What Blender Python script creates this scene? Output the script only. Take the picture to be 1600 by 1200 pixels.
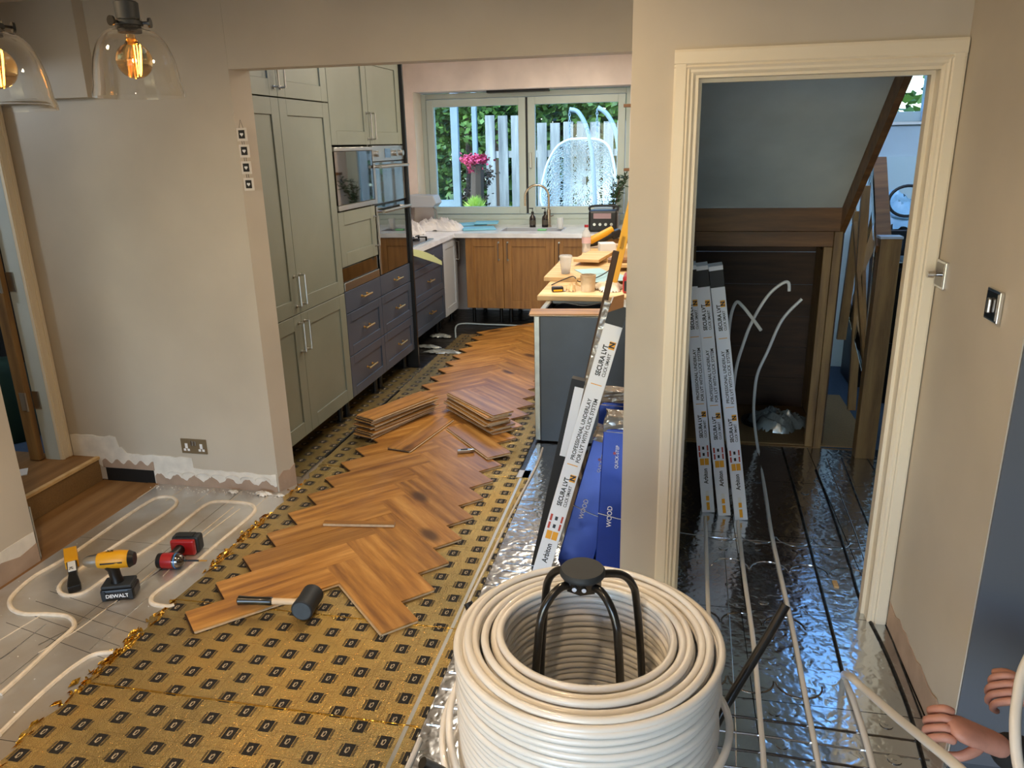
import bpy, bmesh, math, random
from mathutils import Vector, Matrix, Quaternion
random.seed(7)
PI = math.pi
R = math.radians
C = bpy.context.scene.collection
for o in list(bpy.data.objects):
    bpy.data.objects.remove(o)

# ------------------------------------------------------------------ camera
CAMH = 1.75
PITCH, YAW, ROLL = R(17.3495), R(-11.9047), R(1.2528)
FPX = 1200.0
_F = Vector((math.sin(YAW)*math.cos(PITCH), math.cos(YAW)*math.cos(PITCH), -math.sin(PITCH)))
_X = Vector((math.cos(YAW), -math.sin(YAW), 0))
_D = _F.cross(_X)
_X2 = _X*math.cos(ROLL) + _D*math.sin(ROLL)
_D2 = -_X*math.sin(ROLL) + _D*math.cos(ROLL)
cam_d = bpy.data.cameras.new('camera'); cam = bpy.data.objects.new('camera', cam_d); C.objects.link(cam)
m = Matrix.Identity(4)
for i in range(3):
    m[i][0] = _X2[i]; m[i][1] = -_D2[i]; m[i][2] = -_F[i]
m[2][3] = CAMH
cam.matrix_world = m
cam_d.sensor_width = 36; cam_d.lens = 36*FPX/1600; cam_d.clip_start = .02; cam_d.clip_end = 300
sc = bpy.context.scene
sc.camera = cam
sc.view_settings.view_transform = 'Standard'; sc.view_settings.look = 'None'
sc.view_settings.exposure = 0.36; sc.view_settings.gamma = 1
sc.view_settings.use_curve_mapping = False

# ------------------------------------------------------------------ world + lights
w = bpy.data.worlds.new('sky'); sc.world = w; w.use_nodes = True
nt = w.node_tree; nt.nodes.clear()
sky = nt.nodes.new('ShaderNodeTexSky'); sky.sky_type = 'NISHITA'; sky.sun_disc = False
sky.sun_elevation = R(38); sky.sun_rotation = R(200); sky.air_density = 1.3
bg = nt.nodes.new('ShaderNodeBackground'); bg.inputs[1].default_value = 0.80
wo = nt.nodes.new('ShaderNodeOutputWorld')
tint = nt.nodes.new('ShaderNodeMix'); tint.data_type = 'RGBA'; tint.blend_type = 'MULTIPLY'; tint.inputs[0].default_value = 1; tint.inputs[7].default_value = (.70, .90, 1.22, 1)   # the camera's warm white balance
nt.links.new(sky.outputs[0], tint.inputs[6]); nt.links.new(tint.outputs[2], bg.inputs[0]); nt.links.new(bg.outputs[0], wo.inputs[0])

def light(name, kind, loc, energy, color, size=None, size_y=None, to=None, spot=None):
    d = bpy.data.lights.new(name, kind); d.energy = energy; d.color = color
    if kind == 'AREA':
        d.shape = 'RECTANGLE' if size_y else 'DISK'; d.size = size
        if size_y: d.size_y = size_y
    elif kind in ('POINT', 'SPOT'): d.shadow_soft_size = size or .05
    if kind == 'SPOT': d.spot_size = R(spot or 120); d.spot_blend = .6
    o = bpy.data.objects.new(name, d); C.objects.link(o); o.location = loc
    if to is not None:
        o.rotation_euler = (Vector(to)-Vector(loc)).to_track_quat('-Z', 'Y').to_euler()
    return o
SKYC = (.50, .74, 1.0); WARM = (1.0, .72, .43); WARM2 = (1.0, .80, .58)
sun = light('sun', 'SUN', (0, 0, 10), 2.6, (.95, .97, 1.0)); sun.data.angle = R(1)
sun.rotation_euler = Vector((.75, .95, -1.15)).to_track_quat('-Z', 'Y').to_euler()
# portals: the sky seen through the kitchen window, the hall window and the patio doors behind the camera
for (loc, sx, sy, to) in (((-1.58, 8.49, 1.6), 2.2, 1.35, (-1.58, 4, 1.6)), ((1.6, 6.45, 2.9), .9, 1.5, (1.6, 4, 2.9)), ((-1.15, -3.28, 1.1), 2.9, 2.2, (-1.15, 0, 1.1))):
    lo = light('sky_portal', 'AREA', loc, 10, (1, 1, 1), sx, sy, to=to); lo.data.cycles.is_portal = True
# unseen lights added at ceiling height to fill the kitchen and room
KD = (1.0, .86, .68)
for (x, y, e) in [(-1.15, 4.4, 11), (-1.1, 5.9, 11), (-1.1, 7.1, 10), (-.6, 5.2, 12), (-.7, 6.6, 9)]:
    light('kitchen_fill', 'AREA', (x, y, 2.60), e, KD, .12, to=(x, y, 0))
for (x, y, e) in [(-1.9, 1.6, 11), (-.5, 2.0, 9), (-.6, .3, 10), (-2.2, 0, 10)]:
    light('room_fill', 'AREA', (x, y, 2.40), e, WARM, .12, to=(x, y, 0))
light('lobby_fill', 'POINT', (-4.0, 2.5, 2.1), 14, (.80, .90, 1.0), .08)  # unseen cool point light, added to stand in for daylight in the left lobby

def ray(u, v):
    a, b = (u-800)/FPX, (v-600)/FPX
    return _X2*a + _D2*b + _F
def PZ(u, v, z=0.0):
    d = ray(u, v); return Vector((0, 0, CAMH)) + d*((z-CAMH)/d.z)
def PY(u, v, y):
    d = ray(u, v); return Vector((0, 0, CAMH)) + d*(y/d.y)
def PX(u, v, x):
    d = ray(u, v); return Vector((0, 0, CAMH)) + d*(x/d.x)

# ------------------------------------------------------------------ materials
def lin(c):
    if isinstance(c, str):
        c = [int(c[i:i+2], 16)/255 for i in (0, 2, 4)]
        return tuple(((v/12.92) if v <= .04045 else ((v+.055)/1.055)**2.4) for v in c) + (1,)
    return tuple(c) + (1,) if len(c) == 3 else tuple(c)
class Nt:
    def __init__(s, name):
        s.m = bpy.data.materials.new(name); s.m.use_nodes = True; s.t = s.m.node_tree
        s.b = s.t.nodes['Principled BSDF']; s.out = s.t.nodes['Material Output']
    def n(s, typ, **k):
        a = s.t.nodes.new(typ)
        for q, v in k.items():
            if q.startswith('i_'): a.inputs[q[2:].replace('_', ' ')].default_value = v
            else: setattr(a, q, v)
        return a
    def l(s, a, b): s.t.links.new(a, b)
    def sep(s, kind='Object'):
        tc = s.n('ShaderNodeTexCoord'); sp = s.n('ShaderNodeSeparateXYZ'); s.l(tc.outputs[kind], sp.inputs[0])
        return [E_(s, o) for o in sp.outputs]
    def noise(s, scale=5, detail=3, vec=None, stretch=None, kind='Object', rough=.5):
        nz = s.n('ShaderNodeTexNoise'); nz.inputs['Scale'].default_value = scale; nz.inputs['Detail'].default_value = detail
        nz.inputs['Roughness'].default_value = rough
        if vec is None:
            tc = s.n('ShaderNodeTexCoord'); vec = tc.outputs[kind]
        if stretch:
            mp = s.n('ShaderNodeMapping'); mp.inputs['Scale'].default_value = stretch; s.l(vec, mp.inputs[0]); vec = mp.outputs[0]
        s.l(vec, nz.inputs['Vector']); return nz.outputs['Fac']
    def ramp(s, fac, stops):
        r = s.n('ShaderNodeValToRGB'); cr = r.color_ramp
        while len(cr.elements) < len(stops): cr.elements.new(.5)
        for e, (p, c) in zip(cr.elements, stops): e.position = p; e.color = lin(c)
        s.l(fac, r.inputs[0]); return r.outputs[0]
    def mix(s, fac, a, b, mode='MIX'):
        x = s.n('ShaderNodeMix', data_type='RGBA', blend_type=mode)
        for v, i in ((fac, 0), (a, 6), (b, 7)):
            if isinstance(v, E_): v = v.o
            if hasattr(v, 'links'): s.l(v, x.inputs[i])
            else: x.inputs[i].default_value = v if i == 0 else lin(v)
        return x.outputs[2]
    def col(s, c): s.l(c, s.b.inputs['Base Color']) if hasattr(c, 'links') else setattr(s.b.inputs['Base Color'], 'default_value', lin(c))
    def bump(s, h, strength=.3, dist=.01):
        if isinstance(h, E_): h = h.o
        b = s.n('ShaderNodeBump'); b.inputs['Strength'].default_value = strength; b.inputs['Distance'].default_value = dist
        s.l(h, b.inputs['Height']); s.l(b.outputs[0], s.b.inputs['Normal'])
    def set(s, rough=None, metal=None, **k):
        if rough is not None: s.b.inputs['Roughness'].default_value = rough
        if metal is not None: s.b.inputs['Metallic'].default_value = metal
        for q, v in k.items(): s.b.inputs[q.replace('_', ' ')].default_value = v
class E_:
    def __init__(s, n, o): s.n, s.o = n, o
    def _m(s, op, *a, rev=False):
        x = s.n.n('ShaderNodeMath', operation=op); args = [s]+list(a)
        if rev: args = args[::-1]
        for i, v in enumerate(args):
            if isinstance(v, E_): s.n.l(v.o, x.inputs[i])
            else: x.inputs[i].default_value = v
        return E_(s.n, x.outputs[0])
    def __add__(s, v): return s._m('ADD', v)
    def __sub__(s, v): return s._m('SUBTRACT', v)
    def __rsub__(s, v): return s._m('SUBTRACT', v, rev=True)
    def __mul__(s, v): return s._m('MULTIPLY', v)
    def __truediv__(s, v): return s._m('DIVIDE', v)
    def floor(s): return s._m('FLOOR')
    def fract(s): return s._m('FRACT')
    def abs(s): return s._m('ABSOLUTE')
    def lt(s, v): return s._m('LESS_THAN', v)
    def gt(s, v): return s._m('GREATER_THAN', v)
    def max(s, v): return s._m('MAXIMUM', v)
    def sqrt(s): return s._m('SQRT')
    def mod(s, v): return s._m('FLOORED_MODULO', v)
def plain(name, c, rough=.5, metal=0, bump=None, var=0, **k):
    n = Nt(name); n.set(rough, metal, **k)
    if var:
        f = n.noise(var if var > 1 else 3, 4)
        a = lin(c); n.col(n.ramp(f, [(.3, tuple(v*.86 for v in a[:3])), (.7, tuple(min(1, v*1.08) for v in a[:3]))]))
    else: n.col(c)
    if bump: n.bump(n.noise(bump[0], 3), bump[1], bump[2] if len(bump) > 2 else .005)
    return n.m
M = {}
M['paint'] = plain('wall_paint', 'bfb6a6', .48, bump=(90, .08, .002), var=1.5)
M['paint_blue'] = plain('hall_paint', 'b9c6c8', .6, var=1.5)
M['plaster_pink'] = plain('pink_plaster', 'ebe0da', .8, var=3)
M['ceiling'] = plain('ceiling_paint', 'cfc8bd', .7)
M['white'] = plain('white_gloss', 'e2dccf', .3, bump=(8, .05, .003))
M['casing'] = plain('cream_gloss', 'e0d6c0', .3, bump=(14, .05, .003))
M['soffit'] = plain('soffit_paint', 'cdd2cc', .7, var=1)
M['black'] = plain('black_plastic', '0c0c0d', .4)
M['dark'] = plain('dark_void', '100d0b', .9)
M['tubeblack'] = plain('black_steel_tube', '0d0c0b', .28, Coat_Weight=.4)
M['rubber'] = plain('black_rubber', '20262b', .6, var=30)
M['greyrubber'] = plain('grey_rubber_face', '43505a', .6, var=30)
M['steel'] = plain('brushed_steel', 'b8b8b4', .3, 1)
M['chrome'] = plain('chrome', 'cfcfcf', .12, 1)
M['darkchrome'] = plain('black_nickel', '7a7470', .12, 1)
M['brass'] = plain('brass', 'd9b36a', .28, 1)
M['pewter'] = plain('bronze_plate', '86765c', .4, .4)
M['glass_blk'] = plain('black_glass', '050505', .03, Specular_IOR_Level=.9, Coat_Weight=1.0)
M['mirrorglass'] = plain('mirror_oven_glass', '8f9796', .03, .85)
M['green_cab'] = plain('sage_grey_door', '767c70', .42, bump=(160, .06, .001), var=2)
M['navy'] = plain('navy_door', '3f4a5b', .42, bump=(160, .06, .001), var=2)
M['white_cab'] = plain('pale_grey_door', 'b4bcc4', .4)
M['worktop'] = plain('white_quartz', 'dfe4ea', .14, var=8)
M['cyl_cable'] = plain('black_cable', '111111', .5)
M['navycarcass'] = plain('charcoal_panel', '3a434c', .38, var=5)
M['metaledge'] = plain('worn_silver_edge', 'a7a8a0', .35, .8, var=20)
M['pipe'] = plain('white_pex_pipe', 'e0dcd4', .28, Coat_Weight=.3)
M['grout'] = plain('cream_filled_pipe', 'e2d5bf', .5, var=30)
M['paper'] = plain('paper', 'd9dcdc', .7)
M['bluepaper'] = plain('pale_blue_card', '9fc6cf', .7)
M['red'] = plain('red_plastic', 'a31a1d', .35, Coat_Weight=.2)
M['yellow'] = plain('yellow_plastic', 'd79a10', .4)
M['yellowp'] = plain('yellow_paint', 'd9a21b', .4)
M['cardboard'] = plain('cardboard', '8a6039', .8, var=8)
M['boxwhite'] = plain('box_white', 'dde3ec', .4)
M['ink'] = plain('black_ink', '0b0b0b', .5)
M['orange'] = plain('orange_ink', 'e0a020', .5)
M['redink'] = plain('red_ink', 'b04030', .5)
M['whiteink'] = plain('white_ink', 'e8e8e8', .5)
M['skin'] = plain('skin', 'b5806e', .5, var=40)
M['sleeve'] = plain('black_knit', '141313', .85, bump=(300, .3, .002))
M['trouser'] = plain('dark_work_cloth', '1d2024', .9)
M['hair'] = plain('brown_hair', '2c1e14', .8)
M['cloth'] = plain('white_cotton', 'e6e6e8', .9, bump=(120, .2, .003))
M['bluecloth'] = plain('blue_microfibre', '7fc3dc', .8)
M['amber'] = plain('dark_amber_glass', '1c130c', .12, Coat_Weight=.5)
M['faucet'] = plain('champagne_steel', 'b9a68d', .25, 1)
M['cream_plastic'] = plain('cream_plastic', 'e5dfd2', .4)
M['terracotta'] = plain('grey_pot', '8fa0ad', .6)
M['leafdark'] = plain('dark_leaf', '2c4a2c', .5)
M['soil'] = plain('garden_ground', '7d7a70', .9, var=2)
M['sheet'] = plain('black_sheet', '141210', .35, bump=(12, .6, .02))
M['bin'] = plain('galvanised_bin', 'aab2b8', .2, 1)
M['greenbag'] = plain('dark_green_fabric', '0e2c18', .8)
M['carpet'] = plain('blue_grey_carpet', '3b4a5a', .95, var=60)

def glassm(name, c, rough=0.0, ior=1.45, alpha_mix=.0):
    n = Nt(name); n.col(c); n.set(rough, 0, IOR=ior, Transmission_Weight=1.0); return n.m
M['pendant_glass'] = glassm('clear_pendant_glass', 'fcfbf8')
M['bulb_glass'] = glassm('amber_bulb_glass', 'ecc58a')
M['clear'] = glassm('clear_plastic', 'eef3f5', .05)
M['balus'] = glassm('balustrade_glass', 'dfeeea')
def pane_mat(name, c):
    n = Nt(name); tr = n.n('ShaderNodeBsdfTransparent'); tr.inputs[0].default_value = lin(c)
    gl = n.n('ShaderNodeBsdfGlossy'); gl.inputs['Roughness'].default_value = .02
    fr = n.n('ShaderNodeFresnel'); fr.inputs[0].default_value = 1.3
    mx = n.n('ShaderNodeMixShader'); n.l(fr.outputs[0], mx.inputs[0]); n.l(tr.outputs[0], mx.inputs[1]); n.l(gl.outputs[0], mx.inputs[2])
    n.l(mx.outputs[0], n.out.inputs[0]); return n.m
M['pane'] = pane_mat('window_glass', 'eef6f4'); M['thinclear'] = plain('thin_clear_plastic', 'e6e8e6', .12, Alpha=.38)
def emis(name, c, s):
    n = Nt(name); n.col('000000'); n.b.inputs['Emission Color'].default_value = lin(c); n.b.inputs['Emission Strength'].default_value = s; return n.m
M['filament'] = emis('glowing_filament', 'ffa84a', 14)

def wood(name, c1, c2, c3, rough=.4, axis='X', scale=1.0, rnd=True, knots=True, coat=0):
    n = Nt(name); tc = n.n('ShaderNodeTexCoord'); v = tc.outputs['Object']
    if rnd:
        oi = n.n('ShaderNodeObjectInfo'); mul = n.n('ShaderNodeMath', operation='MULTIPLY'); mul.inputs[1].default_value = 37.0
        n.l(oi.outputs['Random'], mul.inputs[0]); ad = n.n('ShaderNodeVectorMath', operation='ADD')
        cb = n.n('ShaderNodeCombineXYZ'); n.l(mul.outputs[0], cb.inputs[0]); n.l(mul.outputs[0], cb.inputs[1]); n.l(mul.outputs[0], cb.inputs[2])
        n.l(v, ad.inputs[0]); n.l(cb.outputs[0], ad.inputs[1]); v = ad.outputs[0]
    st = {'X': (2.2, 22, 22), 'Y': (22, 2.2, 22), 'Z': (22, 22, 2.2)}[axis]
    st = tuple(q*scale for q in st)
    warp = n.noise(1.6, 2, vec=v, stretch=tuple(q*.35 for q in st))
    f1 = n.noise(1.0, 8, vec=v, stretch=st, rough=.65)
    wv = n.n('ShaderNodeTexWave', wave_type='BANDS', bands_direction={'X': 'Y', 'Y': 'X', 'Z': 'X'}[axis])
    wv.inputs['Scale'].default_value = 5*scale; wv.inputs['Distortion'].default_value = 9; wv.inputs['Detail'].default_value = 3
    mp = n.n('ShaderNodeMapping'); mp.inputs['Scale'].default_value = {'X': (.12, 1, 1), 'Y': (1, .12, 1), 'Z': (1, 1, .12)}[axis]
    n.l(v, mp.inputs[0]); n.l(mp.outputs[0], wv.inputs['Vector'])
    f = n.mix(.09, f1, wv.outputs['Fac'])
    col = n.ramp(f, [(.33, c1), (.52, c2), (.70, c3)])
    if rnd:
        hv = n.n('ShaderNodeHueSaturation'); n.l(col, hv.inputs['Color'])
        mr = n.n('ShaderNodeMapRange'); n.l(oi.outputs['Random'], mr.inputs[0]); mr.inputs[3].default_value = .82; mr.inputs[4].default_value = 1.14
        n.l(mr.outputs[0], hv.inputs['Value']); col = hv.outputs[0]
    if knots:
        vo = n.n('ShaderNodeTexVoronoi'); vo.inputs['Scale'].default_value = 3.2*scale
        mp2 = n.n('ShaderNodeMapping'); mp2.inputs['Scale'].default_value = {'X': (.45, 1, 1), 'Y': (1, .45, 1), 'Z': (1, 1, .45)}[axis]
        n.l(v, mp2.inputs[0]); n.l(mp2.outputs[0], vo.inputs['Vector'])
        kf = n.ramp(vo.outputs['Distance'], [(.0, (1, 1, 1)), (.08, (.8, .8, .8)), (.15, (0, 0, 0))])
        col = n.mix(kf, col, tuple(q*.25 for q in lin(c1)[:3]))
    n.col(col); n.set(rough, 0, Coat_Weight=coat); n.bump(f1, .12, .002); return n.m
M['oakfloor'] = wood('oiled_oak_plank', '84572a', 'b07c3a', 'cf9c56', .32, 'X')
M['plycore'] = plain('pale_birch_core', 'cdb493', .7, var=60)
M['plank_dark'] = plain('dark_plank_groove', '3a2415', .7)
M['oakdoor'] = wood('golden_oak_door', '7c5528', '926733', 'a0743c', .45, 'Z', 1.2, rnd=False, knots=False)
M['stairoak'] = wood('stair_oak', '5a3a1c', '7a5027', '8d6234', .45, 'X', .8, rnd=False)
M['stairoakz'] = wood('stair_oak_upright', '6a4c2a', '8a683c', '9c7a48', .45, 'Z', .8, rnd=False, knots=False)
M['chip'] = plain('chipboard', '8a6c44', .8, var=120)
M['ply'] = wood('plywood', 'c4a06a', 'd4b27e', 'e0c494', .6, 'X', .6, rnd=False, knots=False)
M['board'] = wood('dusty_board', '7a5730', '8d673c', '9c774a', .7, 'Y', .5, rnd=False, knots=False)
M['fence'] = wood('weathered_fence', '6d6c68', '8c8a84', 'a5a29a', .9, 'Z', .5, rnd=True, knots=False)
M['greypost'] = plain('grey_post', '7e8a8c', .8, var=4)

def foil(name, c, rough, sc1, st, metal=1.0, blotch=None):
    n = Nt(name); n.set(rough, metal)
    f = n.noise(3, 5); base = lin(c)
    col = n.ramp(f, [(.35, tuple(v*.75 for v in base[:3])), (.65, base[:3])])
    if blotch: col = n.mix(n.ramp(n.noise(2.2, 6), [(.45, (0, 0, 0)), (.62, (1, 1, 1))]), col, blotch)
    n.col(col)
    vo = n.n('ShaderNodeTexVoronoi', feature='SMOOTH_F1'); vo.inputs['Scale'].default_value = sc1
    tc = n.n('ShaderNodeTexCoord'); nz = n.n('ShaderNodeTexNoise'); nz.inputs['Scale'].default_value = sc1*.6
    mx = n.n('ShaderNodeVectorMath', operation='MULTIPLY_ADD'); mx.inputs[1].default_value = (.08, .08, .08)
    n.l(tc.outputs['Object'], nz.inputs['Vector']); n.l(nz.outputs['Color'], mx.inputs[0]); n.l(tc.outputs['Object'], mx.inputs[2])
    n.l(mx.outputs[0], vo.inputs['Vector'])
    n.bump(vo.outputs['Distance'], st, .01); return n.m
M['foil'] = foil('silver_foil', 'd2d5d8', .17, 30, .22)
M['foil_dusty'] = foil('dusty_silver_foil', 'd6d5d1', .32, 18, .14, .62, 'b3a898')
M['goldfoil_plain'] = foil('crumpled_gold_foil', 'd9a944', .2, 40, .7)
M['polythene'] = foil('crinkled_clear_wrap', 'a8a49c', .2, 30, .6, .4)
M['bluewrap'] = foil('blue_printed_wrap', '1f3d9c', .22, 10, .12, .15)
M['bagsilver'] = foil('silver_bag', 'b9c0bd', .25, 16, .8, .6)

def gold():
    n = Nt('gold_underlay_with_printed_marks'); x, y, z = n.sep('Object')
    PXs, PYs = .0983, .0993
    cx = (x - (-1.865))/PXs + .5; ci = cx.floor(); dx = (cx.fract() - .5)*PXs
    cy = (y - 1.98 - (ci.mod(2)*(-.5*PYs) ))/PYs + .5; dy = (cy.fract() - .5)*PYs
    ax, ay = dx.abs(), dy.abs()
    box = ax.lt(.0185)*ay.lt(.0255)
    # side lettering rows: fine bars beside the block
    bars = ((dy*320).fract().gt(.35))*(ax.gt(.0205)*ax.lt(.0285))*ay.lt(.022)
    # loop logo (white)
    rx = dx/.0055; ry = (dy - dx*.5)/.0125; rr = (rx*rx + ry*ry).sqrt()
    loop = rr.lt(1.0)*rr.gt(.62)
    tail = ((dx + .0065).abs().lt(.0012))*(dy.abs().lt(.010))
    grid = ((((x+.05)/PXs).fract()-.5).abs().gt(.491)).max((((y+.02)/PYs).fract()-.5).abs().gt(.491))
    mark = box.max(bars)
    f = n.noise(1.1, 3)
    col = n.ramp(f, [(.38, 'a8935f'), (.5, 'b8a068'), (.62, 'cba861')])
    col = n.mix(grid*.35, col, '6b4f22')
    col = n.mix(mark, col, '120e0b'); col = n.mix((loop.max(tail))*box, col, 'b8a88a')
    n.col(col)
    rg = E_(n, n.noise(2.0, 2))
    n.l((mark*.4 + .17 + rg*.16).o, n.b.inputs['Roughness']); n.l((mark*(-.75) + .88).o, n.b.inputs['Metallic'])
    h = E_(n, n.noise(300, 1))*1.3 + E_(n, n.noise(60, 3))*.8 + grid*(-.6)
    n.bump(h, .75, .0035); return n.m
M['gold'] = gold()
def plaster_band():
    n = Nt('patched_plaster'); f = n.noise(7, 5); f2 = n.noise(22, 3)
    c = n.ramp(f, [(.42, 'b39a86'), (.5, 'cfc3b4'), (.56, 'e2dccf')]); n.col(n.mix(n.ramp(f2, [(.6, (0, 0, 0)), (.7, (1, 1, 1))]), c, '9d8471'))
    n.set(.8); n.bump(f, .5, .01); return n.m
M['band'] = plaster_band()
M['bandpink'] = plain('raw_brown_plaster', 'ab9480', .85, var=10, bump=(40, .3, .004))
M['bandwhite'] = plain('white_filler', 'e3ded3', .7, var=14, bump=(30, .3, .004))
def leafm(name, a, b):
    n = Nt(name); oi = n.noise(2.5, 2); n.col(n.ramp(oi, [(.35, a), (.65, b)])); n.set(.6); return n.m
M['tree'] = leafm('tree_leaf', '1e3a1c', '5f7f30')
M['treey'] = leafm('yellow_green_leaf', '8a9a30', 'd8cf50')
M['maple'] = leafm('red_maple_leaf', 'a02040', 'd84a6a')
M['shrub'] = leafm('lime_leaf', 'a8c83a', 'd8e870')
M['trunk'] = plain('bark', '4a3a2c', .9)
M['rattan'] = plain('white_rattan', 'd8dcd8', .6)
M['greytube'] = plain('grey_painted_tube', '98a8ae', .4)

# ------------------------------------------------------------------ mesh building
W = {}
class MB:
    def __init__(s): s.v = []; s.f = []; s.mi = []; s.sm = []
    def add(s, vs, fs, mi=0, sm=False):
        b = len(s.v); s.v += [Vector(q) for q in vs]
        for f in fs: s.f.append([i+b for i in f]); s.mi.append(mi); s.sm.append(sm)
        return s
    def box(s, x0, x1, y0, y1, z0, z1, mi=0, T=None):
        vs = [Vector((x, y, z)) for z in (z0, z1) for y in (y0, y1) for x in (x0, x1)]
        if T is not None: vs = [T @ q for q in vs]
        return s.add(vs, [(0, 2, 3, 1), (4, 5, 7, 6), (0, 1, 5, 4), (2, 6, 7, 3), (0, 4, 6, 2), (1, 3, 7, 5)], mi)
    def bar(s, a, b, w, d, up=(0, 0, 1), mi=0):
        a, b = Vector(a), Vector(b); t = (b-a).normalized(); u = Vector(up); r = t.cross(u).normalized(); u = r.cross(t).normalized()
        vs = [p + r*(sx*w/2) + u*(sy*d/2) for p in (a, b) for sy in (-1, 1) for sx in (-1, 1)]
        return s.add(vs, [(0, 2, 3, 1), (4, 5, 7, 6), (0, 1, 5, 4), (2, 6, 7, 3), (0, 4, 6, 2), (1, 3, 7, 5)], mi)
    def prism(s, pts, off, mi=0):
        pts = [Vector(p) for p in pts]; n = len(pts); off = Vector(off)
        vs = pts + [p+off for p in pts]
        return s.add(vs, [list(range(n))[::-1], list(range(n, 2*n))] + [(i, (i+1) % n, n+(i+1) % n, n+i) for i in range(n)], mi)
    def tube(s, path, r, n=8, mi=0, closed=False, cap=True):
        path = [Vector(p) for p in path]; m_ = len(path); rs = r if isinstance(r, (list, tuple)) else [r]*m_
        u = None; vs = []
        for i, p in enumerate(path):
            if closed: t = (path[(i+1) % m_]-path[i-1])
            else: t = path[min(i+1, m_-1)]-path[max(i-1, 0)]
            if t.length < 1e-9: t = Vector((0, 0, 1))
            t.normalize()
            if u is None: u = t.orthogonal().normalized()
            u = (u - t*u.dot(t)); u = u.normalized() if u.length > 1e-6 else t.orthogonal().normalized()
            w_ = t.cross(u)
            for k in range(n):
                a = 2*PI*k/n; vs.append(p + (u*math.cos(a) + w_*math.sin(a))*rs[i])
        fs = []; L = m_ if closed else m_-1
        for i in range(L):
            j = (i+1) % m_
            for k in range(n):
                k2 = (k+1) % n; fs.append((i*n+k, i*n+k2, j*n+k2, j*n+k))
        if cap and not closed: fs.append(list(range(n))[::-1]); fs.append([(m_-1)*n+k for k in range(n)])
        return s.add(vs, fs, mi, True)
    def cyl(s, a, b, r, n=20, mi=0, r2=None): return s.tube([a, b], [r, r if r2 is None else r2], n, mi)
    def lathe(s, prof, c=(0, 0, 0), n=28, mi=0, T=None):
        vs = []; c = Vector(c)
        for (r, z) in prof:
            for k in range(n):
                a = 2*PI*k/n; q = Vector((r*math.cos(a), r*math.sin(a), z))
                vs.append((T @ q) if T is not None else q + c)
        fs = [(i*n+k, i*n+(k+1) % n, (i+1)*n+(k+1) % n, (i+1)*n+k) for i in range(len(prof)-1) for k in range(n)]
        return s.add(vs, fs, mi, True)
    def ball(s, c, r, n=14, mi=0, sc_=(1, 1, 1)):
        c = Vector(c); prof = [(max(1e-4, math.sin(PI*i/n)), -math.cos(PI*i/n)) for i in range(n+1)]
        T = Matrix.Translation(c) @ Matrix.Diagonal((r*sc_[0], r*sc_[1], r*sc_[2], 1)); return s.lathe(prof, n=n*2, mi=mi, T=T)
    def build(s, name, mats, parent=None, bevel=0, seg=2, loc=None, T=None, fixn=True):
        me = bpy.data.meshes.new(name)
        wm = W[parent.name] if parent is not None else (T if T is not None else Matrix.Translation(loc if loc is not None else (0, 0, 0)))
        inv = wm.inverted(); me.from_pydata([inv @ q for q in s.v], [], s.f)
        for p, a, b in zip(me.polygons, s.mi, s.sm): p.material_index = a; p.use_smooth = b
        for q in (mats if isinstance(mats, (list, tuple)) else [mats]): me.materials.append(M[q] if isinstance(q, str) else q)
        bm = bmesh.new(); bm.from_mesh(me)
        if fixn: bmesh.ops.recalc_face_normals(bm, faces=bm.faces)
        if bevel:
            ed = [e for e in bm.edges if len(e.link_faces) == 2 and e.calc_face_angle(0) > .6]
            bmesh.ops.bevel(bm, geom=ed, offset=bevel, segments=seg, affect='EDGES', clamp_overlap=True, profile=.5)
        bm.to_mesh(me); bm.free(); me.update()
        if any(s.sm): me.set_sharp_from_angle(angle=R(42))
        o = bpy.data.objects.new(name, me); C.objects.link(o)
        if parent is not None: o.parent = parent; W[o.name] = wm
        else: o.matrix_world = wm; W[o.name] = wm.copy()
        return o
def tag(o, label=None, cat=None, group=None, kind=None):
    if label: o['label'] = label
    if cat: o['category'] = cat
    if group: o['group'] = group
    if kind: o['kind'] = kind
    return o
def thing(name, label, cat, loc=(0, 0, 0), rz=0, group=None, T=None, kind=None):
    o = bpy.data.objects.new(name, None); C.objects.link(o); o.empty_display_size = .05
    wm = T if T is not None else Matrix.Translation(loc) @ Matrix.Rotation(rz, 4, 'Z')
    o.matrix_world = wm; W[o.name] = wm.copy(); return tag(o, label, cat, group, kind)
def struct(name, mb, mat, label=None, parent=None, bevel=0):
    o = mb.build(name, mat, parent, bevel=bevel); o['kind'] = 'structure'
    if label: o['label'] = label
    return o
def dup(root, T, label=None, group=None):
    r = root.copy(); C.objects.link(r); r.matrix_world = T; W[r.name] = T.copy()
    if label: r['label'] = label
    if group: r['group'] = group
    for ch in list(root.children):
        c = ch.copy(); C.objects.link(c); c.parent = r
        for g in list(ch.children): d = g.copy(); C.objects.link(d); d.parent = c
    return r
def smooth_path(pts, n=6):
    pts = [Vector(p) for p in pts]; out = []
    for i in range(len(pts)-1):
        p0, p1, p2, p3 = pts[max(i-1, 0)], pts[i], pts[i+1], pts[min(i+2, len(pts)-1)]
        for k in range(n):
            t = k/n; out.append(.5*((2*p1) + (p2-p0)*t + (2*p0-5*p1+4*p2-p3)*t*t + (3*p1-p0-3*p2+p3)*t**3))
    out.append(pts[-1]); return out
_tx = {}
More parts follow.
